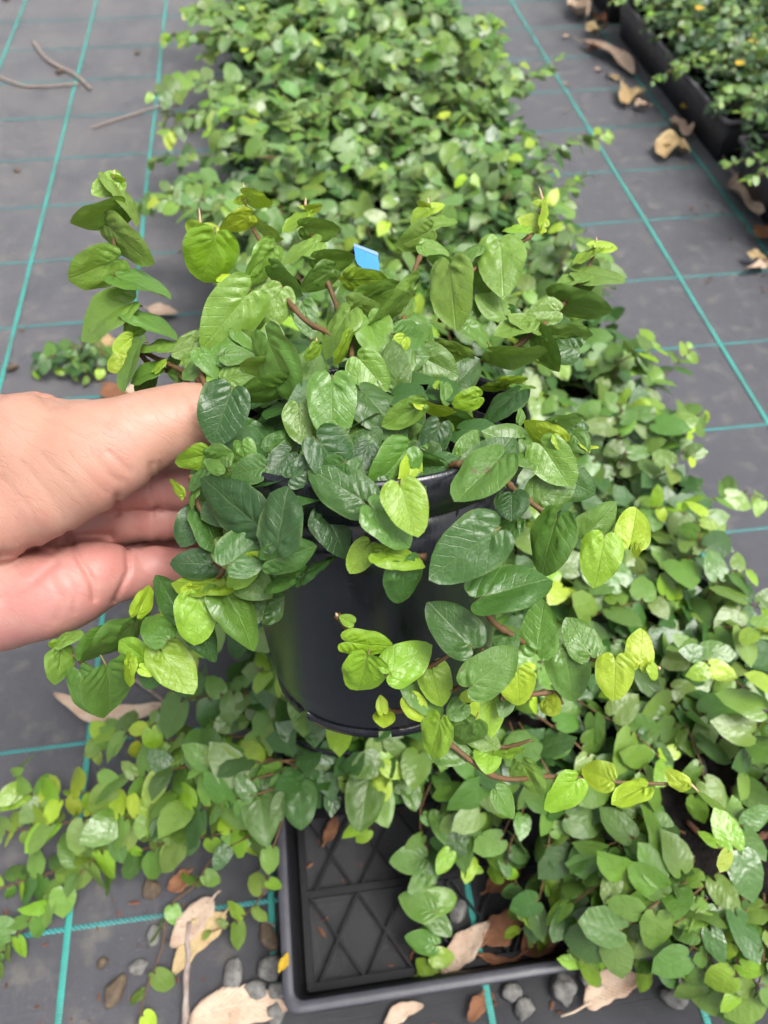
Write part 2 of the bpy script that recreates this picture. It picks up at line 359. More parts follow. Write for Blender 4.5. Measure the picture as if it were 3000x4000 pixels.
# ---------------------------------------------------------------- leaf meshes (length 1 along +Y, face +Z)
FLIP = False
OUT_A = np.radians([0, 4, 10, 20, 30, 45, 60, 75, 90, 105, 120, 135, 150, 163, 172, 180])
OUT_R = np.array([1.0, 0.975, 0.93, 0.855, 0.785, 0.69, 0.61, 0.55, 0.495, 0.44, 0.385, 0.325, 0.255, 0.18, 0.10, 0.015])
def leaf_mesh(name, rings, rays, seed, width=0.86, fold=0.12, curl=0.12, quilt=0.02, wave=0.03, twist=0.0, petiole=True, mat='leaf', tip=1.0):
    """heart-shaped blade spread out from the point where the stalk joins"""
    rr = random.Random(seed); a1, a2 = rr.uniform(0, 6), rr.uniform(0, 6); asym = rr.uniform(-0.07, 0.07); blist = rr.uniform(0.05, 0.13); bend = rr.uniform(-0.06, 0.06)
    blunt = rr.uniform(0.85, 1.15); lobe = rr.uniform(0.8, 1.2)
    verts = [(0, 0, 0)]; uvs = [(0.5, 0.0)]; faces = []
    def height(x, y):
        v = y; t = max(-1.0, min(1.0, x / (0.5 * width))); ax = abs(x)
        z = fold * ax - curl * (v - 0.2) ** 2 - curl * 1.1 * ax * ax
        if quilt:
            z += quilt * abs(math.sin(math.pi * 5.5 * (v - 0.36 * abs(t)))) * min(1, 3 * abs(t)) * (1 - abs(t) ** 4)
            z += blist * max(0.0, noise.noise(Vector((x * 7 + seed * 3.7, y * 7, 1.3))) - 0.05)
        z += wave * math.sin(5 * v + a1 + 2.2 * t) * abs(t) ** 1.5 + wave * 0.6 * math.sin(9 * v + a2) * t * t
        return z + twist * x * v
    h0 = height(0, 0)
    for i in range(1, rings + 1):
        rho = (i / rings) ** 0.85
        for j in range(rays):
            th = 2 * math.pi * j / rays                       # 0 = tip
            a = th if th <= math.pi else 2 * math.pi - th; sg = 1 if th <= math.pi else -1
            r = float(np.interp(a, OUT_A, OUT_R)) * rho
            if a > 1.6: r *= 1 + (lobe - 1) * min(1, (a - 1.6) / 0.8)
            r *= 1 + 0.025 * math.sin(3 * th + a1) + 0.015 * math.sin(7 * th + a2)
            x = sg * r * math.sin(a) * width / 1.055 * (1 + asym * sg) ; y = r * math.cos(a)
            if y > 0.6: x *= 1 + (blunt - 1) * (y - 0.6) / 0.4
            x += bend * y * y
            verts.append((x, y, height(x, y) - h0)); uvs.append((x / width + 0.5, y))
    for j in range(rays): faces.append((0, 1 + (j + 1) % rays, 1 + j))
    for i in range(rings - 1):
        for j in range(rays):
            a = 1 + i * rays + j; b = 1 + i * rays + (j + 1) % rays; faces.append((a, b, b + rays, a + rays))
    me = bpy.data.meshes.new(name)
    nleaf = len(faces)
    if petiole:
        mb = MB(); mb.tube([(0, 0.06, -0.008), (0, -0.05, -0.03), (0, -0.11, -0.09), (0, -0.14, -0.17)], [0.012, 0.014, 0.016, 0.02], 4, cap=False)
        off = len(verts); verts += mb.v; uvs += [(0.5, 0.0)] * len(mb.v); faces += [tuple(q + off for q in f) for f in mb.f]
    faces = [tuple(reversed(q)) for q in faces] if FLIP else faces
    me.from_pydata(verts, [], faces); me.update()
    me.polygons.foreach_set('use_smooth', [True] * len(faces))
    l = me.uv_layers.new(name='UVMap')
    idx = np.zeros(len(me.loops), dtype=np.int32); me.loops.foreach_get('vertex_index', idx)
    l.data.foreach_set('uv', np.array(uvs, dtype=np.float32)[idx].ravel())
    me.materials.append(M[mat]); me.materials.append(M['green_stem'])
    me.polygons.foreach_set('material_index', [0] * nleaf + [1] * (len(faces) - nleaf))
    return me
HERO = [leaf_mesh('leaf', 9, 34, s, random.uniform(0.80, 0.92), random.uniform(-0.08, 0.24), random.uniform(0.02, 0.26), random.uniform(0.026, 0.05), random.uniform(0.02, 0.07), random.uniform(-0.25, 0.25)) for s in range(14)]
SMALL = [leaf_mesh('leaf', 2, 14, 100 + s, random.uniform(0.80, 0.94), random.uniform(0.0, 0.3), random.uniform(0.1, 0.4), 0.0, random.uniform(0.02, 0.06), random.uniform(-0.3, 0.3), mat='leaf_far') for s in range(10)]

LEAFCOL = {'k': (0.027, 0.080, 0.015), 'd': (0.049, 0.124, 0.018), 'm': (0.092, 0.190, 0.025), 'l': (0.150, 0.262, 0.034),
           'g': (0.215, 0.370, 0.018), 'y': (0.350, 0.490, 0.024), 'p': (0.135, 0.245, 0.062)}
def jitter(c, amt=0.14):
    s = random.uniform(1 - amt, 1 + amt)
    return tuple(max(0.0, x * s * random.uniform(1 - amt * 0.5, 1 + amt * 0.5)) for x in c) + (1.0,)
def add_leaf(parent, inv, meshes, B, yaxis, normal, length, col, sx=1.0):
    """leaf object from base point, direction, face normal (world); inv = inverse matrix of the parent"""
    y = yaxis.normalized(); n = normal - y * normal.dot(y)
    if n.length < 1e-4: n = y.orthogonal()
    n.normalize(); x = y.cross(n)
    o = bpy.data.objects.new('leaf', random.choice(meshes))
    m = Matrix(((x.x * length * sx, y.x * length, n.x * length, B.x), (x.y * length * sx, y.y * length, n.y * length, B.y),
                (x.z * length * sx, y.z * length, n.z * length, B.z), (0, 0, 0, 1)))
    COL.objects.link(o); o.parent = parent; o.matrix_basis = inv @ m; o.color = col
    return o
def bud(parent, inv, p, d, length=0.006, r=0.0009):
    mb = MB(); e = d.normalized()
    mb.tube([p, p + e * length * 0.3, p + e * length * 0.7, p + e * length], [r * 0.8, r, r * 0.6, r * 0.08], 6)
    o = mesh_obj('bud', [inv @ Vector(q) for q in mb.v], mb.f, M['bud'], parent); return o

# ---------------------------------------------------------------- pots (origin at the base centre, axis +Z)
POT_H, POT_RT, POT_RB = 0.1427, 0.0725, 0.0566
def pot_parts(detail=64):
    Hh = POT_H
    w = MB()
    w.lathe([(POT_RB - 0.004, 0.006), (POT_RB - 0.0005, 0.0035), (POT_RB, 0.006), (POT_RB + 0.002, 0.016), (POT_RB + 0.0023, 0.017), (0.0655, Hh - 0.045), (0.0662, Hh - 0.044), (0.0688, Hh - 0.0165),
             (0.0668, Hh - 0.0165), (0.0640, Hh - 0.045), (POT_RB - 0.002, 0.007)], detail)
    w.lathe([(0.0001, 0.006), (POT_RB - 0.003, 0.006)], detail)
    # foot ring in segments with drainage notches between
    nseg = 8
    for q in range(nseg):
        a0 = 2 * math.pi * q / nseg - 1.62; a1 = a0 + 2 * math.pi / nseg * 0.86; k = 7; v = []; f = []
        for i in range(k):
            a = a0 + (a1 - a0) * i / (k - 1)
            for r, z in ((POT_RB + 0.0003, 0.0), (POT_RB + 0.0008, 0.0045), (POT_RB - 0.0035, 0.0045), (POT_RB - 0.0035, 0.0)):
                v.append((r * math.cos(a), r * math.sin(a), z))
        for i in range(k - 1):
            for j in range(4):
                f.append((4 * i + j, 4 * i + (j + 1) % 4, 4 * i + 4 + (j + 1) % 4, 4 * i + 4 + j))
        f.append((0, 1, 2, 3)); f.append(tuple(4 * (k - 1) + j for j in (3, 2, 1, 0)))
        w.add(v, f)
    rim = MB()
    rim.lathe([(0.0690, Hh - 0.0175), (0.0716, Hh - 0.0172), (POT_RT - 0.0002, Hh - 0.002), (POT_RT - 0.0012, Hh), (0.0705, Hh + 0.0003), (0.0698, Hh - 0.001), (0.0672, Hh - 0.0165)], detail, closed=True)
    soil = MB(); n = 28
    v = [(0, 0, Hh - 0.016)]; f = []
    for i in range(1, 9):
        for j in range(n):
            a = 2 * math.pi * j / n; r = 0.0672 * i / 8
            v.append((r * math.cos(a), r * math.sin(a), Hh - 0.018 + 0.004 * noise.noise(Vector((r * 90 * math.cos(a), r * 90 * math.sin(a), 3)))))
    for j in range(n): f.append((0, 1 + j, 1 + (j + 1) % n))
    for i in range(7):
        for j in range(n):
            a = 1 + i * n + j; b = 1 + i * n + (j + 1) % n; f.append((a, b, b + n, a + n))
    soil.add(v, f)
    return w, rim, soil
_w, _r, _s = pot_parts(72)
tmp = empty('pot_template')
POT_MESH = {}
for nm, mb, mt in (('pot_wall', _w, 'pot'), ('pot_rim', _r, 'pot'), ('soil', _s, 'soil')):
    o = mb.build(nm, M[mt], tmp); POT_MESH[nm] = o.data; bpy.data.objects.remove(o)
bpy.data.objects.remove(tmp)
def add_pot(parent, zs=1.0):
    w = bpy.data.objects.new('pot', POT_MESH['pot_wall']); link(w, parent); w.scale.z = zs
    link(bpy.data.objects.new('rim', POT_MESH['pot_rim']), w)
    o = bpy.data.objects.new('soil', POT_MESH['soil']); link(o, parent); o.scale.z = zs
# ---------------------------------------------------------------- trays
def tray(name, x0, x1, y0, y1, hgt, label, group, bars=False, flare=0.008, wall='tray', rimm='tray_rim'):
    c = Vector(((x0 + x1) / 2, (y0 + y1) / 2, 0)); root = empty(name, c); tag(root, label, 'tray', group)
    def ring(ins, z, r=0.012, n=5):
        hx, hy = (x1 - x0) / 2 - ins, (y1 - y0) / 2 - ins; r = max(r - ins * 0.5, 0.004); pts = []
        for sx, sy, a0 in ((1, 1, 0), (-1, 1, 90), (-1, -1, 180), (1, -1, 270)):
            for i in range(n):
                a = math.radians(a0 + 90 * i / (n - 1)); pts.append((sx * (hx - r) + r * math.cos(a), sy * (hy - r) + r * math.sin(a), z))
        return pts
    def loft(rings, close=False):
        mb = MB(); n = len(rings[0])
        for r in rings: mb.v += r
        m = len(rings)
        for i in range(m if close else m - 1):
            for j in range(n):
                a = i * n + j; b = i * n + (j + 1) % n; k = ((i + 1) % m) * n
                mb.f.append((a, b, k + (j + 1) % n, k + j))
        return mb
    ro = 0.0085
    loft([ring(0, hgt - 0.006), ring(0, hgt - 0.0008), ring(0.001, hgt), ring(ro - 0.001, hgt), ring(ro, hgt - 0.001), ring(ro + 0.0005, hgt - 0.006), ring(ro - 0.0015, hgt - 0.006), ring(ro - 0.0015, hgt - 0.0025), ring(0.002, hgt - 0.0025), ring(0.002, hgt - 0.006)], True).build('rim', M[rimm], root)
    loft([ring(ro - 0.002, hgt - 0.004), ring(ro - 0.002 + flare, 0.002), ring(ro + flare, 0.002), ring(ro, hgt - 0.004)], True).build('wall', M[wall], root)
    if bars:
        fx, fy = (x1 - x0) / 2 - ro - flare, (y1 - y0) / 2 - ro - flare
        def bar(p, q, w, z0, z1):
            d = (Vector(q) - Vector(p)); L = d.length
            if L < 0.012: return
            s = Vector((-d.y, d.x)).normalized() * w / 2; p = Vector(p); q = Vector(q)
            v = [(a.x, a.y, z) for z in (z0, z1) for a in (p - s, q - s, q + s, p + s)]
            mesh_obj('bar', v, [(0, 3, 2, 1), (4, 5, 6, 7), (0, 1, 5, 4), (1, 2, 6, 5), (2, 3, 7, 6), (3, 0, 4, 7)], M['tray'], root, smooth=False)
        for sg in (-1, 1):
            slope = 1.62 * sg; k = -14
            while k < 15:
                xc = k * 0.0405 + 0.012; pts = []
                for yy in (-fy, fy):
                    xx = xc + yy / slope
                    if -fx <= xx <= fx: pts.append((xx, yy))
                for xx in (-fx, fx):
                    yy = (xx - xc) * slope
                    if -fy < yy < fy: pts.append((xx, yy))
                if len(pts) >= 2: bar(pts[0], pts[1], 0.0017, 0.0055 + (0.0004 if sg > 0 else 0), 0.0085 + (0.0005 if sg > 0 else 0))
                k += 1
        for yy in (-0.0624, 0.004, 0.069): bar((-fx, yy), (fx, yy), 0.0058, 0.005, 0.0095)
        for sx in (-1, 1): bar((sx * (fx - 0.002), -fy), (sx * (fx - 0.002), fy), 0.006, 0.0045, 0.0102)
        for sy in (-1, 1): bar((-fx, sy * (fy - 0.002)), (fx, sy * (fy - 0.002)), 0.006, 0.0045, 0.0106)
    return root
BX0, BX1 = -0.063, 0.367
ORD = ['front', 'second', 'third', 'fourth', 'fifth', 'sixth', 'seventh', 'eighth', 'ninth', 'tenth', 'eleventh', 'twelfth', 'thirteenth']
tray('nursery_tray', BX0, BX1, 0.034, 0.332, 0.052, 'black plastic nursery tray with an empty lattice floor in the front corner', 'trays under the fig plants', True)
for k in range(1, 7):
    tray('nursery_tray', BX0, BX1, 0.034 + 0.3005 * k, 0.332 + 0.3005 * k, 0.052, 'black nursery tray hidden under fig foliage, ' + ORD[k] + ' tray from the front', 'trays under the fig plants')
RT = [(0.60, 1.205, 'nearest tray of the right-hand row, black, cut off by the photo edge'), (1.25, 1.865, 'middle tray of the right-hand row, its dark end wall showing'),
      (1.90, 2.52, 'farthest tray of the right-hand row at the top of the photo')]
for y0, y1, lab in RT:
    tray('nursery_tray', 0.795, 1.27, y0, y1, 0.085, lab, 'trays of the right-hand row', flare=0.016, wall='tray_dusty_lit', rimm='tray_pale')

# ---------------------------------------------------------------- plants standing in the trays
def foliage_mesh(seed, n, R, z0, z1, size):
    rr = random.Random(seed); V = []; F = []; U = []
    for _ in range(n):
        a = rr.uniform(0, 6.283); r = R * math.sqrt(rr.random()); z = z0 + (z1 - z0) * rr.random() * (1 - 0.5 * (r / R) ** 2)
        L = size * rr.uniform(0.7, 1.25); yaw = rr.uniform(0, 6.283)
        nrm = Vector((rr.gauss(0, 0.45), rr.gauss(0, 0.45), 1)).normalized(); d = Vector((math.cos(yaw), math.sin(yaw), rr.uniform(-0.5, 0.3)))
        d = (d - nrm * d.dot(nrm)).normalized(); s = d.cross(nrm); p = Vector((r * math.cos(a), r * math.sin(a), z)); b = len(V)
        for (t, v, zz) in ((0, 0, 0), (-0.42, 0.08, 0.05), (0.42, 0.08, 0.05), (0, 0.45, -0.04), (-0.4, 0.5, 0.04), (0.4, 0.5, 0.04), (0, 1.0, -0.1)):
            q = p + s * t * L + d * v * L + nrm * zz * L; V.append(tuple(q)); U.append((t * 1.1 + 0.5, v))
        F += [(b, b + 3, b + 4, b + 1), (b, b + 2, b + 5, b + 3), (b + 3, b + 6, b + 4), (b + 3, b + 5, b + 6)]
    me = bpy.data.meshes.new('foliage'); me.from_pydata(V, [], F); me.update()
    me.polygons.foreach_set('use_smooth', [True] * len(F)); l = me.uv_layers.new(name='UVMap')
    idx = np.zeros(len(me.loops), dtype=np.int32); me.loops.foreach_get('vertex_index', idx)
    l.data.foreach_set('uv', np.array(U, dtype=np.float32)[idx].ravel()); me.materials.append(M['leaf_far']); return me
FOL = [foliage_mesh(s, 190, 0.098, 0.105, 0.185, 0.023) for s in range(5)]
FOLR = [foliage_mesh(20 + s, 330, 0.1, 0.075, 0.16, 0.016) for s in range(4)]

def far_pick(s):
    if s > 0.93: return random.choice('gglly')
    return random.choice('mmlllpppp')
def leaf_pick(s):
    if s > 0.93: return 'y' if random.random() < 0.55 else 'g'
    if s > 0.8: return random.choice('glgm')
    return random.choice('dmmmmllll')
def vine_leaves(root, inv, path, spacing, size, stems, pick=leaf_pick, facing=None, wild=0.38, tip_bud=True, start=0.12, meshes=None):
    """leaves in two ranks along a path; the stem tube goes into stems"""
    L = [0.0]
    for a, b in zip(path, path[1:]): L.append(L[-1] + (b - a).length)
    tot = L[-1]; stems.tube(path, [0.0010 - 0.0005 * (i / (len(path) - 1)) for i in range(len(path))], 5)
    dpos = tot * start; side = random.choice((-1, 1)); cnt = 0
    while dpos < tot:
        i = next(k for k in range(1, len(L)) if L[k] >= dpos); u = (dpos - L[i - 1]) / max(L[i] - L[i - 1], 1e-6)
        p = path[i - 1].lerp(path[i], u); T = (path[i] - path[i - 1]).normalized(); s = dpos / tot
        up = Vector((random.gauss(0, wild), random.gauss(-0.15, wild), 1.0)) if facing is None else facing + Vector((random.gauss(0, 0.25), random.gauss(0, 0.25), random.gauss(0, 0.25)))
        up.normalize(); S = T.cross(up)
        if S.length < 0.1: S = Vector((1, 0, 0))
        S.normalize()
        d = S * side * random.uniform(0.6, 1.0) + T * random.uniform(0.1, 0.7) + Vector((0, 0, random.uniform(-0.45, 0.05)))
        sz = size * random.uniform(0.62, 1.22) * (1.0 if s < 0.75 else 1.0 - 1.6 * (s - 0.75))
        add_leaf(root, inv, meshes or SMALL, p + d.normalized() * sz * 0.22 + up * sz * 0.2, d, up + S * side * random.uniform(-0.3, 0.45), sz, jitter(LEAFCOL[pick(s)], 0.22), random.uniform(0.85, 1.1))
        side = -side; dpos += spacing * random.uniform(0.7, 1.3) * (1.0 if s < 0.8 else 0.6); cnt += 1
    return cnt
def grow(root, c, inv, nv, size, spread, lean=Vector((0, 0, 0)), z0=0.128, zup=0.085, spacing=0.0125, pick=leaf_pick):
    stems = MB(); a0 = random.uniform(0, 6.283)
    for q in range(nv):
        az = a0 + 6.283 * q / nv + random.uniform(-0.3, 0.3); up = random.random() < 0.4
        R = spread * (random.uniform(0.25, 0.6) if up else random.uniform(0.75, 1.15)); hh = zup * (random.uniform(0.7, 1.3) if up else random.uniform(0.4, 0.85))
        d = Vector((math.cos(az), math.sin(az), 0)) + lean * (0.35 if up else 1.0)
        droop = 0.0 if up else random.uniform(0.0, 0.05)
        pts = []
        st = c + Vector((math.cos(az), math.sin(az), 0)) * 0.02
        for i in range(6):
            s = i / 5; p = st + d * (R * s ** 1.1); p.z = c.z + z0 + hh * (1 - (1 - s) ** 2) - droop * s ** 3
            p += Vector((random.gauss(0, 0.004), random.gauss(0, 0.004), random.gauss(0, 0.003)))
            p.z = max(p.z, 0.02); pts.append(p)
        vine_leaves(root, inv, spline(pts, 11), spacing, size, stems, pick)
    return stems
def bed_plant(x, y, label, group, nv, size, spread, lean=Vector((0, 0, 0)), rz=None, extra=None, fol=FOL, folcol=(0.045, 0.125, 0.022), z=0.006, zs=1.0, **kw):
    c = Vector((x, y, z)); root = empty('potted_plant', c); tag(root, label, 'plant', group); inv = Matrix.Translation(-c)
    add_pot(root, zs)
    stems = grow(root, c, inv, nv, size, spread, lean, **kw)
    if extra:
        for path, sp, sz, pick in extra: vine_leaves(root, inv, path, sp, sz, stems, pick or leaf_pick, wild=0.62)
    st = mesh_obj('stem', [inv @ Vector(v) for v in stems.v], stems.f, M['stem'], root)
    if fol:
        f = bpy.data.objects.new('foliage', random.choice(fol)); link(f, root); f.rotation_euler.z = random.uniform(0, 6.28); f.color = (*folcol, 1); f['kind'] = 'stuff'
    return root, inv
def V(*p): return Vector(p)
def pz(lst, n=14):
    """photo points (1659-wide view) with heights -> smooth world path"""
    return spline([atzd(x, y, z) for x, y, z in lst], n)
lime = lambda s: random.choice('ygglll') if s > 0.45 else random.choice('glmmld')
mid_ = lambda s: 'g' if s > 0.9 else random.choice('mmlld')

PX = [0.012, 0.152, 0.292]; PY0, PDY = 0.112, 0.1475
COLN = ['left', 'middle', 'right']; BED = {}
EXTRA = {
 (1, 0): [(pz([(660, 1640, .15), (520, 1650, .15), (380, 1660, .12), (220, 1700, .09), (110, 1735, .06), (50, 1700, .07), (25, 1660, .09)], 16), 0.0085, .024, lime),
          (pz([(640, 1690, .15), (500, 1730, .14), (340, 1760, .10), (190, 1770, .07), (70, 1790, .05), (0, 1800, .045)], 16), 0.0085, .025, lime),
          (pz([(640, 1600, .15), (480, 1590, .13), (330, 1600, .10), (240, 1585, .07), (195, 1640, .05)], 14), 0.0085, .022, lime),
          (pz([(630, 1680, .14), (560, 1790, .12), (460, 1850, .06), (425, 1910, .02), (365, 1960, .012), (350, 2050, .012), (315, 2140, .01), (290, 2260, .01)], 18), .024, .022, lime),
          (pz([(400, 1700, .11), (260, 1800, .07), (160, 1900, .035), (80, 1970, .02), (20, 2040, .015), (-60, 2120, .012)], 16), 0.0085, .024, lambda s: random.choice('lmlg')),
          (pz([(620, 1740, .13), (585, 1850, .09), (575, 1920, .05), (520, 1985, .02), (450, 2015, .012)], 12), .018, .019, lime),
          (pz([(600, 1780, .12), (480, 1800, .09), (330, 1830, .05), (200, 1860, .03), (60, 1900, .02), (-30, 1930, .02)], 16), 0.0085, .024, lambda s: random.choice('lmlgd')),
          (pz([(640, 1700, .15), (590, 1730, .14), (560, 1760, .115), (540, 1830, .07)], 8), .013, .027, mid_),
          (pz([(650, 1560, .15), (560, 1550, .14), (480, 1530, .12), (420, 1500, .10)], 10), .013, .025, mid_),
          (pz([(660, 1650, .15), (560, 1680, .15), (450, 1700, .13), (370, 1720, .11), (310, 1760, .09)], 12), .011, .027, mid_),
          (pz([(660, 1660, .15), (590, 1640, .15), (500, 1640, .14), (420, 1620, .12), (340, 1640, .10)], 12), .011, .027, mid_)],
 (1, 1): [(pz([(1080, 1560, .15), (960, 1650, .13), (905, 1760, .10), (928, 1840, .06), (934, 1910, .035), (940, 1980, .02), (937, 2050, .014), (935, 2105, .012)], 16), .022, .021, mid_),
          (pz([(1060, 1580, .16), (930, 1620, .15), (820, 1650, .14), (780, 1720, .12), (800, 1790, .10)], 12), .013, .025, mid_),
          (pz([(1080, 1600, .16), (1000, 1700, .14), (985, 1790, .11), (960, 1850, .09)], 10), .014, .023, mid_),
          (pz([(1100, 1600, .16), (1120, 1720, .14), (1080, 1830, .10), (1130, 1930, .06), (1170, 2010, .03)], 12), .013, .022, mid_),
          (pz([(1100, 1600, .16), (1180, 1740, .14), (1180, 1870, .11), (1150, 1980, .075), (1110, 2020, .06)], 12), .012, .021, mid_),
          (pz([(1120, 1560, .16), (1180, 1660, .16), (1220, 1760, .14), (1230, 1850, .11), (1200, 1930, .08)], 12), .011, .025, mid_),
          (pz([(1100, 1560, .16), (1130, 1650, .16), (1130, 1750, .14), (1100, 1830, .11), (1090, 1900, .08)], 12), .011, .025, mid_),
          (pz([(1150, 1540, .16), (1260, 1620, .16), (1300, 1700, .15), (1310, 1790, .13), (1280, 1870, .10)], 12), .011, .025, mid_),
          (pz([(1080, 1540, .16), (1040, 1640, .16), (1040, 1740, .13), (1010, 1800, .10), (1020, 1870, .075)], 12), .012, .025, mid_)],
 (1, 2): [(pz([(1440, 1520, .16), (1400, 1620, .165), (1370, 1700, .16), (1350, 1780, .14)], 10), .011, .026, mid_),
          (pz([(1460, 1520, .16), (1500, 1610, .165), (1520, 1680, .16), (1500, 1720, .15)], 10), .011, .026, mid_),
          (pz([(1480, 1520, .16), (1570, 1580, .165), (1630, 1640, .16), (1670, 1720, .14)], 10), .011, .026, mid_)],
 (0, 2): [(pz([(a, b, .145), (c, d, .152), (e, f, .13), (g2, h2, .08)], 12), .0105, .0245, pk_) for a, b, c, d, e, f, g2, h2, pk_ in (
            (1500, 1850, 1380, 1870, 1280, 1920, 1180, 2000, mid_), (1500, 1900, 1420, 1950, 1340, 2010, 1250, 2080, mid_), (1560, 1920, 1520, 2010, 1470, 2070, 1400, 2100, mid_),
            (1600, 1930, 1590, 2030, 1590, 2110, 1570, 2190, lime), (1650, 1930, 1650, 2040, 1640, 2120, 1600, 2215, mid_), (1480, 1830, 1370, 1810, 1280, 1840, 1190, 1880, mid_),
            (1500, 1880, 1410, 1910, 1330, 1950, 1260, 2000, mid_), (1540, 1930, 1480, 1980, 1420, 2020, 1360, 2060, mid_), (1620, 1920, 1560, 1990, 1530, 2070, 1500, 2140, mid_),
            (1480, 1800, 1400, 1770, 1330, 1760, 1250, 1790, mid_), (1660, 1880, 1700, 1980, 1710, 2060, 1690, 2160, mid_), (1500, 1860, 1400, 1840, 1310, 1870, 1220, 1930, mid_),
            (1520, 1900, 1440, 1920, 1370, 1970, 1300, 2050, mid_), (1600, 1900, 1610, 1960, 1620, 2010, 1625, 2070, mid_), (1560, 1880, 1500, 1930, 1450, 1970, 1400, 2030, mid_))],
 (6, 2): [(pz([(1090, 430, .19), (1180, 340, .16), (1250, 305, .14), (1320, 290, .13)], 10), .010, .022, mid_)],
 (5, 2): [(pz([(1130, 540, .19), (1200, 440, .17), (1240, 400, .15), (1268, 375, .15)], 10), .010, .021, mid_)],
 (8, 2): [(pz([(1020, 240, .19), (1120, 190, .17), (1180, 150, .16), (1210, 120, .17)], 10), .011, .021, mid_)],
 (9, 2): [(pz([(960, 160, .19), (1060, 120, .17), (1080, 60, .18), (1070, 40, .19)], 10), .011, .021, mid_)],
 (3, 2): [(pz([(1300, 900, .17), (1400, 840, .15), (1460, 790, .15), (1492, 755, .16)], 10), .011, .021, mid_)],
 (2, 2): [(pz([(1420, 1130, .17), (1540, 1080, .14), (1620, 1070, .12), (1660, 1090, .12)], 10), .011, .022, mid_)],
 (10, 0): [(pz([(560, 90, .19), (440, 80, .15), (380, 75, .13), (345, 88, .12)], 10), .012, .021, mid_)],
 (8, 0): [(pz([(590, 250, .19), (440, 250, .16), (370, 250, .13), (345, 290, .10)], 10), .011, .021, lime)],
 (7, 0): [(pz([(600, 340, .19), (450, 340, .16), (370, 345, .12), (325, 350, .09)], 10), .011, .021, mid_)],
}
for r in range(13):
    for cidx in range(3):
        if r == 0 and cidx < 2: continue          # the empty corner of the front tray
        y = PY0 + PDY * r
        lab = f'creeping fig in a black pot, {COLN[cidx]} column, {ORD[r]} row of the long bed'
        lean = Vector(((-0.55, 0.0, -0.05)[cidx] + random.uniform(-0.1, 0.1), random.uniform(-0.2, 0.2), 0))
        if cidx == 2: lean.x += 0.0 if r > 2 else 0.25
        if cidx == 2 and r in (1, 2): lean.x += 0.2
        nv = 12
        if (r, cidx) == (0, 2): nv = 3; lean = Vector((0.3, 0.3, 0))
        if (r, cidx) == (1, 0): lean = Vector((-0.4, 0.35, 0))
        near = r <= 3
        if cidx == 2 and r in (3, 4, 5, 6): lean.x -= 0.35
        if cidx == 2 and r == 2: lean.x -= 0.5
        BED[(r, cidx)], _ = bed_plant(PX[cidx] + random.uniform(-.004, .004), y + random.uniform(-.004, .004), lab, 'creeping figs in the long bed', nv, 0.0260 if near else 0.0265, 0.118, lean,
                  extra=EXTRA.get((r, cidx)), spacing=0.0112 if r < 8 else 0.0118, pick=leaf_pick if r < 4 else far_pick, fol=None if (r, cidx) == (0, 2) else FOL)

RC = ['first', 'second', 'third']
pickr = lambda s: random.choice('dmmmmlll') if s < 0.9 else random.choice('lgm')
for j, y in enumerate((1.02, 1.15, 1.33, 1.48, 1.63, 1.79, 1.98, 2.13)):
    for i, x in enumerate((0.885, 1.035, 1.185)):
        lab = f'small-leaved creeper in the right-hand trays, {RC[i]} column from the aisle, {ORD[j].replace("front", "nearest")} row'
        bed_plant(x, y, lab, 'small-leaved plants in the right-hand trays', 16, 0.0165, 0.115, Vector((-0.45 if i == 0 else 0, -0.15, 0)), fol=FOLR, folcol=(0.04, 0.10, 0.03),
                  z0=0.085, zup=0.085, spacing=0.011, pick=pickr, z=0.004, zs=0.6)

def spot_leaves(root, rows, z0, z1):
    inv = Matrix.Translation(-root.location); n = len(rows)
    for i, (bx, by, tx, ty, col) in enumerate(rows):
        z = z0 + (z1 - z0) * i / max(n - 1, 1); B = atz(1000 + bx / 1.2762, 2850 + by / 1.2762, z); T = atz(1000 + tx / 1.2762, 2850 + ty / 1.2762, z - 0.003)
        add_leaf(root, inv, HERO, B, T - B, Vector((random.uniform(-.25, .25), -.25, 1)), (T - B).length * 1.08, jitter(LEAFCOL[col]))
spot_leaves(BED[(1, 1)], [(830, 640, 680, 660, 'm'), (850, 730, 760, 800, 'm'), (860, 620, 890, 750, 'd'), (870, 900, 725, 840, 'm'), (865, 860, 1000, 840, 'l'), (870, 930, 960, 1030, 'm'), (880, 1070, 755, 1030, 'm'), (885, 1130, 985, 1150, 'g'), (875, 1215, 800, 1150, 'g'), (885, 1210, 930, 1215, 'g')], .075, .014)
spot_leaves(BED[(1, 1)], [(620, 240, 640, 350, 'y'), (560, 250, 520, 495, 'm'), (580, 270, 640, 470, 'l'), (500, 150, 440, 300, 'l'), (560, 160, 640, 110, 'l'), (700, 250, 860, 210, 'm'), (760, 290, 800, 400, 'm'), (900, 290, 990, 360, 'k'), (930, 430, 1020, 600, 'm'), (960, 620, 905, 710, 'g'), (840, 430, 900, 480, 'm'), (1190, 400, 1200, 480, 'l')], .14, .10)
spot_leaves(BED[(1, 0)], [(220, 290, 225, 490, 'd'), (60, 250, 180, 340, 'd'), (20, 350, 50, 560, 'm'), (270, 120, 370, 180, 'm'), (230, 170, 300, 60, 'm'), (400, 70, 440, 110, 'g')], .15, .13)

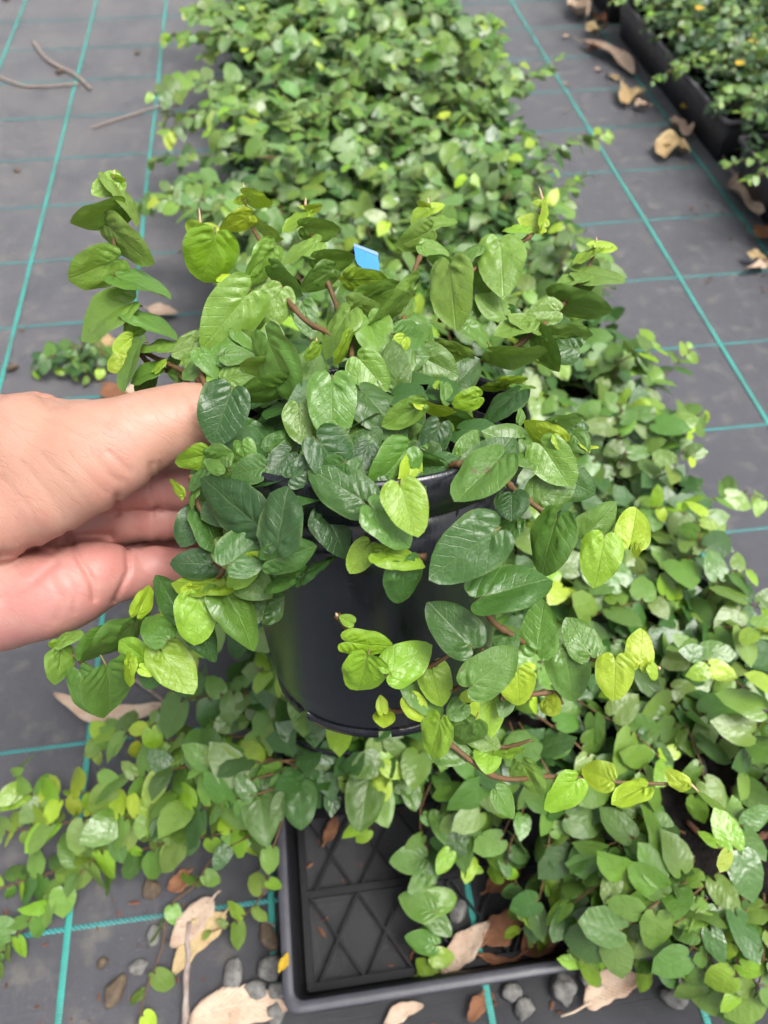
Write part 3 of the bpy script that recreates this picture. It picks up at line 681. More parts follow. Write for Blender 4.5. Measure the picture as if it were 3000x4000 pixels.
# small creeping plant rooted in the mat at the left
c = atzd(180, 800, 0.0); weed = empty('weed_plant', c); tag(weed, 'low patch of small-leaved weed growing on the mat above the hand', 'plant')
inv = Matrix.Translation(-c); st = MB()
for q in range(11):
    az = 6.283 * q / 11 + random.uniform(-0.2, 0.2); R = random.uniform(0.025, 0.06)
    path = spline([c + Vector((math.cos(az) * R * s * 1.15, math.sin(az) * R * s * 0.75, 0.012 + 0.02 * math.sin(3.1 * s))) for s in (0, .33, .66, 1)], 8)
    vine_leaves(weed, inv, path, 0.011, 0.019, st, lambda s: random.choice('kddmmm') if s < .9 else random.choice('lyg'))
mesh_obj('stem', [inv @ Vector(v) for v in st.v], st.f, M['stem'], weed)

# ---------------------------------------------------------------- the hand (one continuous skin surface)
def skin_material():
    k = NT('skin'); P = k.pos()
    pink = k.n('Attribute', {'attribute_name': 'pink'}).outputs['Fac']
    uv = k.n('UVMap').outputs[0]
    n0 = k.noise(P, 26.0, 3, 0.5); n1 = k.noise(P, 75.0, 4, 0.55); n2 = k.noise(P, 300.0, 3, 0.6); n3 = k.noise(P, 1500.0, 2, 0.5)
    # wrinkles: long thin furrows running slantwise over the ball of the thumb
    def furrow(rot, sx, sy, wob):
        wv = k.n('VectorMath', {'operation': 'ADD'}, i0=uv, i1=k.n('VectorMath', {'operation': 'SCALE'}, i0=k.noise(uv, 3.0, 2, 0.5, out=1), Scale=wob).outputs[0]).outputs[0]
        m0 = k.n('Mapping', Vector=wv, Rotation=(0, 0, -rot)).outputs[0]; m = k.n('Mapping', Vector=m0, Scale=(sx, sy, 1.0)).outputs[0]
        n = k.noise(m, 1.0, 2, 0.45)
        return k.ramp(k.math('ABSOLUTE', k.math('SUBTRACT', n, 0.5)), [(0.0, 1.0), (0.022, 0.0)])
    f1 = furrow(0.60, 2.2, 15.0, 0.12); f2 = furrow(-0.8, 5.0, 40.0, 0.08); f3 = furrow(0.45, 5.0, 42.0, 0.08)
    fur = k.math('MAXIMUM', k.math('MULTIPLY', f1, 0.8), k.math('MAXIMUM', k.math('MULTIPLY', f3, 0.35), k.math('MULTIPLY', f2, 0.22)))
    c = k.mix(pink, (0.440, 0.240, 0.172), (0.445, 0.198, 0.176))
    c = k.mix(k.math('MULTIPLY', k.ramp(n0, [(0.40, 0.0), (0.64, 1.0)]), 0.5), c, (0.46, 0.180, 0.145))
    c = k.mix(k.math('MULTIPLY', k.ramp(n1, [(0.45, 0.0), (0.7, 1.0)]), 0.35), c, (0.51, 0.31, 0.24))
    c = k.mix(k.math('MULTIPLY', k.ramp(n2, [(0.5, 0.0), (0.75, 1.0)]), 0.18), c, (0.45, 0.19, 0.15))
    c = k.mix(k.math('MULTIPLY', fur, 0.22), c, (0.42, 0.15, 0.11))
    h = k.math('ADD', k.math('MULTIPLY', fur, -0.6), k.math('ADD', k.math('MULTIPLY', n3, 0.45), k.math('MULTIPLY', n2, 0.6)))
    return k.finish(k.bsdf(Base_Color=c, Roughness=k.math('MULTIPLY_ADD', n1, 0.25, 0.34), Specular_IOR_Level=0.42, Normal=k.bump(h, 0.4, 0.0005),
                           Subsurface_Weight=0.15, Subsurface_Radius=(0.006, 0.0022, 0.0012), Subsurface_Scale=1.0))
M['skin'] = skin_material()
FD = FPX / S3
def cc(x, y, d): return np.array([(x - 829.5) / FD * d, (y - 1106.0) / FD * d, d], dtype=np.float32)   # camera space, y down
def build_hand():
    hstep = 0.001
    lo = np.array([-0.325, -0.060, 0.262], np.float32); hi = np.array([-0.066, 0.072, 0.425], np.float32)
    n = np.ceil((hi - lo) / hstep).astype(int) + 1
    gx = lo[0] + hstep * np.arange(n[0], dtype=np.float32); gy = lo[1] + hstep * np.arange(n[1], dtype=np.float32); gz = lo[2] + hstep * np.arange(n[2], dtype=np.float32)
    X, Y, Z = np.meshgrid(gx, gy, gz, indexing='ij')
    def cone(P, a, b):
        (A, ra), (B, rb) = a, b; ba = B - A; L2 = float(ba @ ba)
        px, py, pz_ = P[0] - A[0], P[1] - A[1], P[2] - A[2]
        t = np.clip((px * ba[0] + py * ba[1] + pz_ * ba[2]) / L2, 0, 1)
        return np.sqrt((px - t * ba[0]) ** 2 + (py - t * ba[1]) ** 2 + (pz_ - t * ba[2]) ** 2) - (ra + (rb - ra) * t)
    def smin(a, b, k):
        h = np.clip(0.5 + 0.5 * (b - a) / k, 0, 1); return b + (a - b) * h - k * h * (1 - h)
    def node(x, y, d, rpx): return (cc(x, y, d), rpx * d / FD)
    def chain(P, nodes, k):
        D = None
        for a, b in zip(nodes, nodes[1:]):
            q = cone(P, node(*a), node(*b)); D = q if D is None else smin(D, q, k)
        return D
    TH = [(520, 905, .326, 44), (458, 905, .322, 57), (400, 906, .318, 65), (335, 925, .313, 69), (275, 945, .309, 73), (190, 965, .308, 84), (60, 960, .312, 98), (-120, 990, .322, 120)]
    TN = [(252, 1004, .306, 60), (190, 1035, .306, 66), (110, 1075, .308, 74), (20, 1110, .312, 84), (-120, 1090, .325, 110)]
    BK = [(-60, 915, .345, 62), (80, 902, .346, 47), (190, 912, .348, 40), (260, 935, .350, 36)]
    PALM = [(-120, 1160, .345, 120), (40, 1170, .352, 78), (150, 1130, .358, 66), (235, 1075, .356, 58)]
    PALM2 = [(60, 1200, .352, 70), (180, 1165, .360, 60), (230, 1130, .362, 52)]
    HY = [(-140, 1265, .338, 128), (0, 1300, .334, 95), (100, 1284, .332, 84), (170, 1258, .333, 74), (218, 1236, .335, 64)]
    IX = [(215, 1070, .352, 56), (262, 1046, .346, 57), (335, 1045, .345, 54), (400, 1048, .350, 51), (470, 1052, .362, 48), (545, 1050, .382, 45)]
    MD = [(215, 1120, .358, 54), (275, 1118, .356, 53), (340, 1117, .356, 50), (430, 1112, .364, 48), (540, 1105, .385, 45)]
    PK = [(215, 1240, .340, 58), (272, 1240, .342, 52), (335, 1226, .347, 44), (430, 1228, .358, 42), (500, 1234, .370, 41), (570, 1238, .385, 39)]
    RG = [(225, 1180, .364, 48), (300, 1185, .374, 46), (420, 1180, .385, 44), (545, 1170, .398, 42)]
    FA = [(-150, 1110, .338, 190), (-420, 1140, .345, 165), (-760, 1170, .350, 160)]
    CRE = [  # (polyline in the 1659-wide view, depth in m, width px)
        ([(147, 1151), (167, 1200), (200, 1257), (203, 1294)], .0016, 7), ([(275, 1185), (277, 1235), (247, 1297)], .0016, 6),
        ([(327, 1002), (330, 1050), (345, 1100)], .0011, 6), ([(345, 1000), (346, 1095)], .0006, 5), ([(337, 1098), (343, 1165)], .0011, 6), ([(350, 1098), (355, 1160)], .0007, 5),
        ([(253, 1072), (252, 1105), (253, 1112)], .0016, 7), ([(60, 1184), (110, 1195), (160, 1160), (240, 1155)], .0012, 8),
        ([(0, 1296), (70, 1260), (120, 1215)], .0008, 8), ([(412, 842), (428, 880), (430, 930)], .0006, 6), ([(402, 842), (418, 885)], .0004, 5),
        ([(232, 975), (262, 1002), (282, 1020)], .0007, 5), ([(205, 985), (240, 1030), (262, 1040)], .00045, 5), ([(150, 985), (200, 1040), (230, 1065)], .0003, 5),
        ([(90, 980), (150, 1040), (195, 1095)], .0003, 5), ([(40, 990), (100, 1060), (140, 1125)], .0003, 5), ([(0, 1030), (60, 1090), (90, 1150)], .0003, 5),
        ([(90, 856), (110, 880)], .0012, 8), ([(120, 862), (140, 880)], .0008, 7), ([(0, 1198), (40, 1196), (75, 1183)], .0016, 8),
        ([(140, 1240), (165, 1280), (160, 1320)], .0005, 6), ([(110, 1250), (135, 1300), (120, 1340)], .0005, 7)]
    def field(P):
        thumb = smin(chain(P, TH, 0.010), chain(P, TN, 0.008), 0.013)
        palm = smin(smin(chain(P, PALM, 0.012), chain(P, PALM2, 0.010), 0.012), chain(P, HY, 0.010), 0.010)
        palm = smin(palm, chain(P, PK, 0.003), 0.006)
        fing = smin(chain(P, IX, 0.003), chain(P, MD, 0.003), 0.0012)
        fing = smin(fing, chain(P, RG, 0.003), 0.0012)
        palm = smin(palm, fing, 0.0045)
        back = chain(P, BK, 0.008); arm = chain(P, FA, 0.02)
        D = smin(palm, back, 0.010); D = smin(D, thumb, 0.0025); D = smin(D, arm, 0.030)
        u = P[0] / P[2] * FD + 829.5; v = P[1] / P[2] * FD + 1106.0
        for line, dep, w in CRE:
            m = None
            for a, b in zip(line, line[1:]):
                bx, by = b[0] - a[0], b[1] - a[1]; L2 = bx * bx + by * by
                t = np.clip(((u - a[0]) * bx + (v - a[1]) * by) / L2, 0, 1)
                d2 = (u - a[0] - t * bx) ** 2 + (v - a[1] - t * by) ** 2
                m = d2 if m is None else np.minimum(m, d2)
            D = D + dep * np.exp(-m / (w * w))
        return D, thumb, palm
    D, _, _ = field((X, Y, Z)); del X, Y, Z
    # surface nets
    S = D < 0
    c8 = [S[i:n[0] - 1 + i, j:n[1] - 1 + j, k:n[2] - 1 + k] for i in (0, 1) for j in (0, 1) for k in (0, 1)]
    cnt = sum(q.astype(np.int8) for q in c8); cells = np.argwhere((cnt > 0) & (cnt < 8))
    index = -np.ones(tuple(n - 1), dtype=np.int32); index[tuple(cells.T)] = np.arange(len(cells))
    acc = np.zeros((len(cells), 3)); num = np.zeros(len(cells))
    corners = [(i, j, k) for i in (0, 1) for j in (0, 1) for k in (0, 1)]
    val = {c: D[cells[:, 0] + c[0], cells[:, 1] + c[1], cells[:, 2] + c[2]] for c in corners}
    for c in corners:
        for ax in range(3):
            if c[ax] == 0:
                e = list(c); e[ax] = 1; e = tuple(e); a, b = val[c], val[e]
                m = (a < 0) != (b < 0); t = np.where(m, a / np.where(a == b, 1, a - b), 0)
                p = np.tile(np.array(c, float), (len(cells), 1)); p[:, ax] += t
                acc[m] += p[m]; num[m] += 1
    verts = (cells + acc / num[:, None]) * hstep + lo
    faces = []
    for ax in range(3):
        o1, o2 = (ax + 1) % 3, (ax + 2) % 3
        sl0 = [slice(1, -1)] * 3; sl1 = [slice(1, -1)] * 3
        sl0[ax] = slice(0, n[ax] - 1); sl1[ax] = slice(1, n[ax])
        A, B = S[tuple(sl0)], S[tuple(sl1)]
        for flip in (False, True):
            e = np.argwhere((A & ~B) if not flip else (~A & B)); e[:, o1] += 1; e[:, o2] += 1
            q = []
            for d1, d2 in ((0, 0), (-1, 0), (-1, -1), (0, -1)):
                w = e.copy(); w[:, o1] += d1; w[:, o2] += d2; q.append(index[tuple(w.T)])
            q = np.stack(q, 1); q = q[(q >= 0).all(1)]
            faces.append(q[:, ::-1] if flip else q)
    faces = np.concatenate(faces)
    Pv = (verts[:, 0], verts[:, 1], verts[:, 2]); _, th, pa = field(Pv)
    pink = 1 / (1 + np.exp(-(th - pa) / 0.003))
    uvh = np.stack([verts[:, 0] / verts[:, 2], verts[:, 1] / verts[:, 2]], 1) * 5.0
    Rw = np.array([RIGHT, -UP, FWD]); W = verts @ Rw + np.array(EYE)
    return W, faces, pink, uvh
hv, hf, hpink, huv = build_hand()
base = Vector(hv.mean(0))
me = bpy.data.meshes.new('person')
me.vertices.add(len(hv)); me.vertices.foreach_set('co', (hv - np.array(base)).astype(np.float32).ravel())
me.loops.add(hf.size); me.loops.foreach_set('vertex_index', hf.astype(np.int32).ravel())
me.polygons.add(len(hf)); me.polygons.foreach_set('loop_start', (np.arange(len(hf)) * 4).astype(np.int32))
me.update(calc_edges=True); me.validate()
me.polygons.foreach_set('use_smooth', [True] * len(me.polygons))
at_ = me.attributes.new('pink', 'FLOAT', 'POINT'); at_.data.foreach_set('value', hpink.astype(np.float32))
me.materials.append(M['skin'])
ul = me.uv_layers.new(name='UVMap'); li = np.zeros(len(me.loops), dtype=np.int32); me.loops.foreach_get('vertex_index', li); ul.data.foreach_set('uv', huv.astype(np.float32)[li].ravel())
person = bpy.data.objects.new('person', me); person.location = base; COL.objects.link(person)
tag(person, 'bare hand reaching in from the photo edge, thumb and fingers gripping the held pot', 'person')
bm = bmesh.new(); bm.from_mesh(me); bmesh.ops.recalc_face_normals(bm, faces=bm.faces)
bmesh.ops.smooth_vert(bm, verts=bm.verts, factor=0.5, use_axis_x=True, use_axis_y=True, use_axis_z=True); bm.to_mesh(me); bm.free()

# ---------------------------------------------------------------- the held plant
AXIS = Vector((0.002, 0.4214, 0.9069)).normalized()
RIMC = atd(795.9, 892.6, 0.3327); BASE = RIMC - AXIS * POT_H
q = AXIS.to_track_quat('Z', 'Y')
ez = AXIS; ex = Vector((1, 0, 0)); ex = (ex - ez * ex.dot(ez)).normalized(); ey = ez.cross(ex)
HM = Matrix(((ex.x, ey.x, ez.x, BASE.x), (ex.y, ey.y, ez.y, BASE.y), (ex.z, ey.z, ez.z, BASE.z), (0, 0, 0, 1)))
held = empty('potted_plant'); held.matrix_basis = HM; HINV = HM.inverted()
tag(held, 'creeping fig in a shiny black pot, lifted up in the hand above the trays', 'plant')
add_pot(held)
FR = {'A': (0, 600, 1.2762), 'B': (1000, 600, .9759), 'C': (700, 1800, 1.0369), 'D': (0, 1400, 1.659), 'E': (1900, 1300, 1.508), 'F': (1900, 2400, 1.3827), 'G': (0, 2500, 1.3825)}
CTRL = np.array([(240,400,.335),(240,700,.345),(330,800,.34),(430,500,.345),(530,420,.355),(530,650,.335),(660,460,.375),(760,620,.35),(930,450,.38),(1150,430,.365),(1080,560,.35),(1300,540,.375),(1260,650,.37),(1000,700,.345),(1180,760,.35),(1040,800,.355),(700,780,.315),(850,750,.32),(600,830,.315),(480,900,.300),(700,900,.29),(850,870,.295),(1000,880,.32),(550,980,.288),(730,1020,.272),(900,960,.285),(1020,1020,.272),(1180,960,.30),(1200,1080,.295),(500,1080,.283),(620,1120,.27),(860,1100,.257),(1000,1180,.265),(1120,1260,.275),(850,1230,.27),(440,1180,.298),(430,1320,.30),(300,1430,.31),(150,1430,.32),(980,1360,.285),(1060,1440,.295),(880,1420,.30),(780,1460,.305),(830,1530,.325),(960,1500,.315),(1050,1600,.33),(1180,1180,.29),(1360,1150,.29),(1300,1220,.287),(1250,1350,.31),(1200,1450,.315),(1340,1460,.30),(1400,1400,.30),(1270,1690,.36),(1480,1690,.36),(1350,1720,.36)])
def depth(fx, fy):
    d2 = (CTRL[:, 0] - fx / S3) ** 2 + (CTRL[:, 1] - fy / S3) ** 2 + 60.0; w = d2 ** -1.6
    return float((w * CTRL[:, 2]).sum() / w.sum())
HB = {'k': 1.0, 'd': 1.1, 'm': 1.15, 'l': 1.1, 'g': 1.05, 'y': 1.0}
HL = '''A 580 140 455 205 125 g 0;A 570 122 628 135 32 y 0;A 580 150 705 330 80 m 0;A 578 275 352 365 135 l 0;A 565 385 758 560 140 m 0;A 560 540 325 640 180 m 0;A 608 625 850 715 120 d 0;A 632 755 375 895 195 m 0;A 685 795 885 890 105 d 0;A 700 845 610 905 95 g 0
A 650 925 562 992 85 y 1;A 850 965 660 965 80 l 0;A 622 1022 530 1085 90 y 0;A 690 960 608 1185 80 d 1;A 785 1080 640 1130 90 m 1;A 778 1078 828 1018 42 g 2;A 745 1110 690 1225 95 d -1;A 992 935 850 1000 125 l 0;A 1000 1010 898 1030 85 m 1;A 1000 1060 895 1120 85 m 1;A 1010 1000 1095 1115 110 d 0
A 1008 405 920 345 85 y 0;A 1008 405 1092 360 85 y 0;A 1065 430 1000 660 255 g 2;A 1110 640 1252 618 62 y 0;A 1215 722 1003 980 285 m 2;A 1238 318 1090 382 105 y 0;A 1222 222 1162 240 48 y 0;A 1232 215 1364 258 66 y 1;A 1265 345 1408 440 45 g 0;A 1342 488 1203 655 135 l 0;A 1360 580 1500 722 95 m 0;A 1400 690 1330 872 170 l -1;A 1340 945 1470 1258 190 m 3
A 1400 1155 1128 1228 118 m 1;A 1128 1000 1278 1012 112 d 0;A 1405 1080 1188 1060 130 m 0;D 1490 238 1372 567 310 k 2;A 880 1020 830 1080 60 d -1;A 900 1110 830 1090 60 m 0;A 1200 880 1310 1000 120 d -1;A 1260 940 1140 900 100 m -1
B 198 210 256 205 32 y 0;B 192 208 160 200 20 y 0;B 196 230 93 292 62 g 0;B 190 280 322 290 78 m 0;B 226 340 93 402 82 l 0;B 240 400 382 400 75 m -1;B 285 450 165 525 95 m -1;B 362 476 310 480 34 y 2;B 362 482 503 488 88 g 2;B 400 562 565 508 95 l 0;B 370 590 492 640 90 m 1;B 432 638 482 778 155 m 1;B 592 528 440 695 62 l 2;B 582 555 555 642 62 m 0;B 345 612 248 772 115 m 0;B 352 700 305 818 42 g 1
B 660 210 722 195 48 y 0;B 655 208 608 188 26 y 0;B 656 215 584 270 56 g 0;B 648 265 768 265 68 l 0;B 652 300 538 362 88 m 0;B 640 350 738 388 74 m 0;B 738 440 755 675 180 m 2;B 738 430 652 392 56 d 1;B 932 345 945 532 185 l 1;B 842 365 748 412 52 m 0;B 1032 290 933 290 38 g 0;B 1092 275 998 240 75 y 0;B 1090 282 1112 172 30 y 1;B 1092 192 1054 182 32 y 1
B 1308 360 1382 356 52 y 1;B 1308 352 1260 345 30 y 0;B 1290 370 1203 422 42 g 0;B 1240 450 1417 470 82 m 0;B 1242 480 1133 502 48 l 0;B 1155 560 1352 612 108 m 0;B 1142 600 1028 602 88 m -1;B 1042 640 903 682 85 m 0;B 1062 665 958 608 62 l 0;B 918 755 1112 780 68 m 1;B 1080 690 1152 842 88 d 0;B 808 660 907 770 78 m 0;B 1130 690 1282 700 82 m -1;B 545 690 648 712 118 d 1;B 560 712 514 782 62 y 2;B 552 765 445 878 142 m 1
B 235 735 188 792 42 g 2;B 400 790 502 908 135 l 0;B 290 880 292 1118 195 m 2;B 165 975 182 1122 122 l 1;B 612 965 478 1042 92 l 3;B 625 960 563 930 27 y 4;B 635 945 762 1002 32 y 4;B 420 920 592 1102 155 d 1;B 640 780 780 850 125 d -2;B 700 745 832 792 82 m -1;B 690 892 702 862 38 g 0;B 720 890 726 972 52 m 0;B 845 930 743 960 75 g 0;B 950 890 848 900 28 g 0;B 940 870 1037 865 32 y 0;B 990 890 1070 885 28 m 0;B 985 920 850 1037 92 k 0
B 790 1148 852 1058 88 m 0;B 692 1050 640 1182 125 k -3;B 700 1010 867 1050 82 d -1;B 600 1160 722 1202 62 d 0;B 565 1140 430 1302 155 m 0;B 575 1252 606 1128 88 y 2;B 250 1110 385 1275 195 k -1;B 392 1312 205 1200 172 d 1;B 918 1172 753 1332 165 m 1;B 1036 1152 865 1050 132 m 0;B 1142 1095 1022 1030 92 y 1;B 1140 1082 1168 1132 36 y 2;B 1138 1032 1252 1010 52 m 0;B 1098 1125 1202 1278 155 l 1
E 325 985 532 780 255 m -1;E 520 605 602 705 125 m 0;E 602 680 548 640 30 y 0;E 605 675 667 670 22 y 0;E 190 520 215 442 52 m 0;E 150 960 152 1102 195 k 0;E 405 1128 308 1455 252 m 0;E 588 1190 784 1008 192 m 0;E 850 1232 888 1018 198 y 0;E 690 1230 640 1508 242 g 1;E 895 1250 870 1328 62 y 1
C 1245 545 1518 470 215 d 1;C 1450 757 1478 562 165 m -1;F 548 202 440 8 205 m 0;F 430 222 480 492 225 m 1;F 695 265 690 477 188 y 1;F 830 257 850 76 142 y 0;F 890 280 920 360 56 y 1;F 545 210 490 200 60 m 0;C 1262 300 1006 475 250 d 1;C 1168 735 1008 568 205 d 1;C 1195 902 1378 768 195 m 1;C 1330 708 1300 792 125 d 0;C 865 852 1028 745 168 g 1;C 698 735 860 755 108 g 1;C 757 812 725 942 168 g 1;C 700 655 648 630 46 g 0
C 1025 858 1060 1008 128 g 2;C 960 910 1082 1042 132 m 0;C 940 968 992 1062 92 y 1;C 830 1026 832 1077 102 y 1;C 825 1012 815 948 48 y 1;C 1052 1062 1010 1212 128 g 2;C 1265 983 1266 1122 98 g 1;C 1370 868 1382 1002 125 y 0;C 1216 940 1133 970 52 y 1;C 1490 970 1542 1022 112 y 0;C 1190 1058 1098 1142 135 m 0;C 1200 1108 1302 1172 105 l 0;C 1050 1168 1192 1202 112 m -1;C 1250 1178 1250 1268 115 g 1;C 1295 1190 1412 1170 36 g 0;C 1150 990 1090 1050 90 m 0;C 1330 960 1300 1040 80 m -1
F 472 908 310 1062 158 g 0;F 665 893 512 832 155 y 0;F 845 935 668 1012 135 y 1;F 1066 925 966 845 92 y 0;F 1092 930 1038 962 32 y 0;F 200 820 290 1000 130 l -1;F 60 960 150 1100 120 m -1
C 762 350 690 458 118 g 1;C 828 370 1004 410 112 g 2;C 910 448 915 600 155 d 1;C 790 198 952 348 152 m 0;C 900 118 960 315 168 g 2;C 300 242 88 68 205 k 1;C 400 322 438 88 175 k 1;C 378 400 562 350 128 d 1;C 220 402 382 268 195 d 1;C 590 218 692 388 145 k -1;C 490 460 328 532 82 d 0;C 500 462 637 358 54 k -1;C 376 395 256 400 52 y 2;C 280 430 200 522 102 g 0;C 195 545 325 755 160 m 1
D 1282 1565 1268 1877 255 g 2;D 1250 1700 1395 1968 210 k -1;D 1440 1470 1122 1440 195 g 0;D 1230 1490 1148 1562 62 y 2;D 1230 1482 1302 1485 28 y 2;D 1340 1330 1092 1325 195 k 0;D 1262 1018 1168 1238 195 k 0;D 1310 1008 1425 1272 195 d 0;D 1332 620 1123 682 152 g 1;D 1372 650 1612 700 175 m 0;D 1568 578 1612 762 145 m 0;D 1332 740 1213 852 92 d 0;D 1260 858 1228 972 62 m 0;D 1176 882 1098 778 62 y 1;C 495 18 265 102 92 k 0
D 900 1642 987 1468 112 y 0;D 1152 1640 1000 1400 205 d -1;D 1062 1802 928 1658 205 m 1;D 860 1720 568 2022 135 m 0;D 662 1788 498 1962 155 m 0;D 932 1942 758 1818 152 g 1;D 395 1908 380 2127 162 l 0;D 385 1840 547 1770 82 l 0;D 380 1842 308 1872 52 g 0;D 830 1968 802 2132 82 y 2;D 920 2010 1018 2042 82 y 2;C 470 60 600 -10 120 k 1;C 560 40 640 -60 110 k 0;C 650 20 560 90 115 d 0;C 330 30 200 60 120 d 1;C 700 60 790 -20 115 d 0;C 760 -50 720 60 110 k 0;C 180 20 110 -60 105 m 1;B 60 1130 150 1060 100 d 0;B 120 1150 40 1230 110 k 1;B 420 1250 480 1150 110 d 0;G 882 78 1030 302 212 g 1;G 580 163 602 397 272 m 0;G 440 198 530 427 165 m -1;G 852 130 770 272 132 d -1'''
def fpx(fr, x, y):
    ox, oy, s = FR[fr]; return ox + x / s, oy + y / s
CEN = []
for row in HL.replace('\n', ';').split(';'):
    fr, bx, by, tx, ty, w, col, lay = row.split(); s = FR[fr][2]
    B2 = fpx(fr, float(bx), float(by)); T2 = fpx(fr, float(tx), float(ty)); w = float(w) / s; lay = int(lay)
    w *= 1.02; cxm, cym = B2[0] * .45 + T2[0] * .55, B2[1] * .45 + T2[1] * .55
    B2 = (cxm + (B2[0] - cxm) * 1.05, cym + (B2[1] - cym) * 1.05); T2 = (cxm + (T2[0] - cxm) * 1.05, cym + (T2[1] - cym) * 1.05)
    lp = math.hypot(T2[0] - B2[0], T2[1] - B2[1]); CEN.append((cxm, cym, w))
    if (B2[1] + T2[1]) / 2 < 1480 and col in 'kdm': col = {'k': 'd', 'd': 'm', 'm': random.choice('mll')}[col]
    dm = depth((B2[0] + T2[0]) / 2, (B2[1] + T2[1]) / 2) - 0.0035 * lay
    # real leaf about 0.9 as wide as long: a longer one is tipped away, a wider one foreshortened in length
    nat = 0.86; ratio = w / lp; Lreal_px = max(lp, w / nat)
    sl = math.sqrt(max(Lreal_px ** 2 - lp ** 2, 0)) + lp * random.uniform(-0.12, 0.22)
    dd = sl / FPX * dm
    Bp = at(*B2, dm - dd * 0.5); Tp = at(*T2, dm + dd * 0.5)
    if float(ty) > float(by) + 30 and random.random() < 0.6: Bp, Tp = at(*B2, dm + dd * 0.35), at(*T2, dm - dd * 0.35)
    y = Tp - Bp; L = y.length / 1.03
    view = (EYE - (Bp + Tp) / 2).normalized()
    wr = w / FPX * dm / (nat * L)
    roll = math.acos(min(1.0, max(0.25, wr))) * random.choice((-1, 1))
    roll *= 1.0; nrm = view - y.normalized() * view.dot(y.normalized()); nrm = nrm.normalized() + Vector((0, 0, 0.14)); nrm = nrm - y.normalized() * nrm.dot(y.normalized()); nrm.normalize()
    nrm = Matrix.Rotation(roll if wr < 0.9 else random.uniform(-0.25, 0.25), 3, y.normalized()) @ nrm
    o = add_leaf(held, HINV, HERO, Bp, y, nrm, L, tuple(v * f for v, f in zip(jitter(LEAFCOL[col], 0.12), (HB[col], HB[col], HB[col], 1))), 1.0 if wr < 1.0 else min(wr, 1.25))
# stems through the photo's nodes
HS = '''A 565 150;565 230;568 400;575 530;592 650;625 760;650 940;760 1010;960 1110;1060 1190
A 1000 385;1060 480;1115 640;1200 800;1290 930;1400 1040;1500 1120
A 1222 235;1250 350;1325 490;1380 620;1420 710;1520 830;1640 900;1700 980
B 192 205;215 320;250 430;300 560;340 660
B 372 480;370 600;365 760;360 900
B 660 212;650 330;610 430;590 520;560 640;540 760
B 1092 190;1062 290;1015 335;820 450;760 480;700 640
B 1302 362;1250 460;1222 500;1150 600;1060 680;950 760;820 800
B 1160 1080;1040 1140;930 1170;800 1180;740 1190
E -200 780;20 745;85 835;160 920;290 1020;420 1115;550 1190;700 1220;850 1235;912 1252
F -180 -380;-60 -160;20 20;120 100;280 190;430 210;600 245;720 262;850 265;932 285
C 640 625;700 705;790 805;860 845;1000 835;1080 795;1200 720
C 830 1000;880 1015;980 990;1080 940;1150 900;1230 760
C 1300 960;1380 950;1440 945;1520 940;1555 985
C 1150 1080;1300 1160;1430 1130
F -200 700;60 880;330 875;500 885;700 905;960 915;1110 915
D 1500 1230;1430 1400;1250 1540;1150 1700;1060 1930;850 1990;640 2030;560 1990;430 1890;340 1845
D 1240 760;1290 960;1400 1060
C 1000 390;820 370;770 335;740 300
C 720 180;820 175;900 110;880 60
A 1000 1190;880 1100;760 1060;700 1000
A 1010 940;1000 1060;1030 1190'''
for row in HS.split('\n'):
    fr, rest = row[0], row[2:]
    pts = []
    for k_, pr in enumerate(rest.split(';')):
        x, y = map(float, pr.split()); f2 = fpx(fr, x, y); pts.append(at(*f2, depth(*f2) + 0.0045))
    path = spline(pts, 6 * len(pts)); mb = MB(); nn = len(path)
    tip_first = fr in 'AB'
    rad = []
    for i in range(nn):
        s = i / (nn - 1); s = s if tip_first else 1 - s
        rad.append((0.0006 + 0.0006 * min(1, s * 2.5)) * (1.45 if i % 6 == 0 else 1.0))
    mb.tube(path, rad, 7)
    mesh_obj('stem', [HINV @ Vector(v) for v in mb.v], mb.f, M['stem'], held)
for fr, x0, y0, x1, y1 in (('A', 565, 125, 572, 78), ('A', 1002, 385, 992, 266), ('A', 1222, 240, 1214, 142), ('B', 188, 205, 190, 165), ('B', 372, 480, 366, 448), ('B', 658, 205, 655, 165),
                           ('B', 1095, 185, 1078, 122), ('B', 1300, 365, 1298, 315), ('E', 905, 1250, 920, 1256), ('F', 930, 285, 938, 300), ('F', 1095, 908, 1152, 962), ('C', 640, 628, 634, 615), ('D', 1245, 1520, 1238, 1465), ('B', 236, 750, 230, 700), ('E', 430, 640, 432, 585)):
    a = fpx(fr, x0, y0); b = fpx(fr, x1, y1); d = depth(*a); A_, B_ = at(*a, d), at(*b, d - 0.001)
    bud(held, HINV, A_, B_ - A_, (B_ - A_).length, 0.0008)
# a second layer of leaves just behind the outer ones
cand = [c_ for c_ in CEN if 790 < c_[0] < 2250 and 1050 < c_[1] < 2450 and c_[2] > 45 and not (1780 < c_[0] < 2180 and 1330 < c_[1] < 1720) and not (c_[1] > 2000 and c_[0] > 1150)]
random.shuffle(cand)
for cx_, cy_, w_ in cand[:64]:
    x_, y_ = cx_ + random.uniform(-75, 75), cy_ + random.uniform(-50, 75); d_ = depth(x_, y_) + random.uniform(0.006, 0.014)
    p = at(x_, y_, d_); az = random.uniform(0, 6.283)
    dirv = RIGHT * math.cos(az) + UP * math.sin(az) + FWD * random.uniform(-0.3, 0.5)
    add_leaf(held, HINV, HERO, p, dirv, -FWD + Vector((random.gauss(0, .35), random.gauss(0, .35), random.gauss(0.2, .3))), random.uniform(0.015, 0.022), jitter(LEAFCOL[random.choice('dmmmlll') if y_ < 1500 else random.choice('dddmmml')], 0.15))
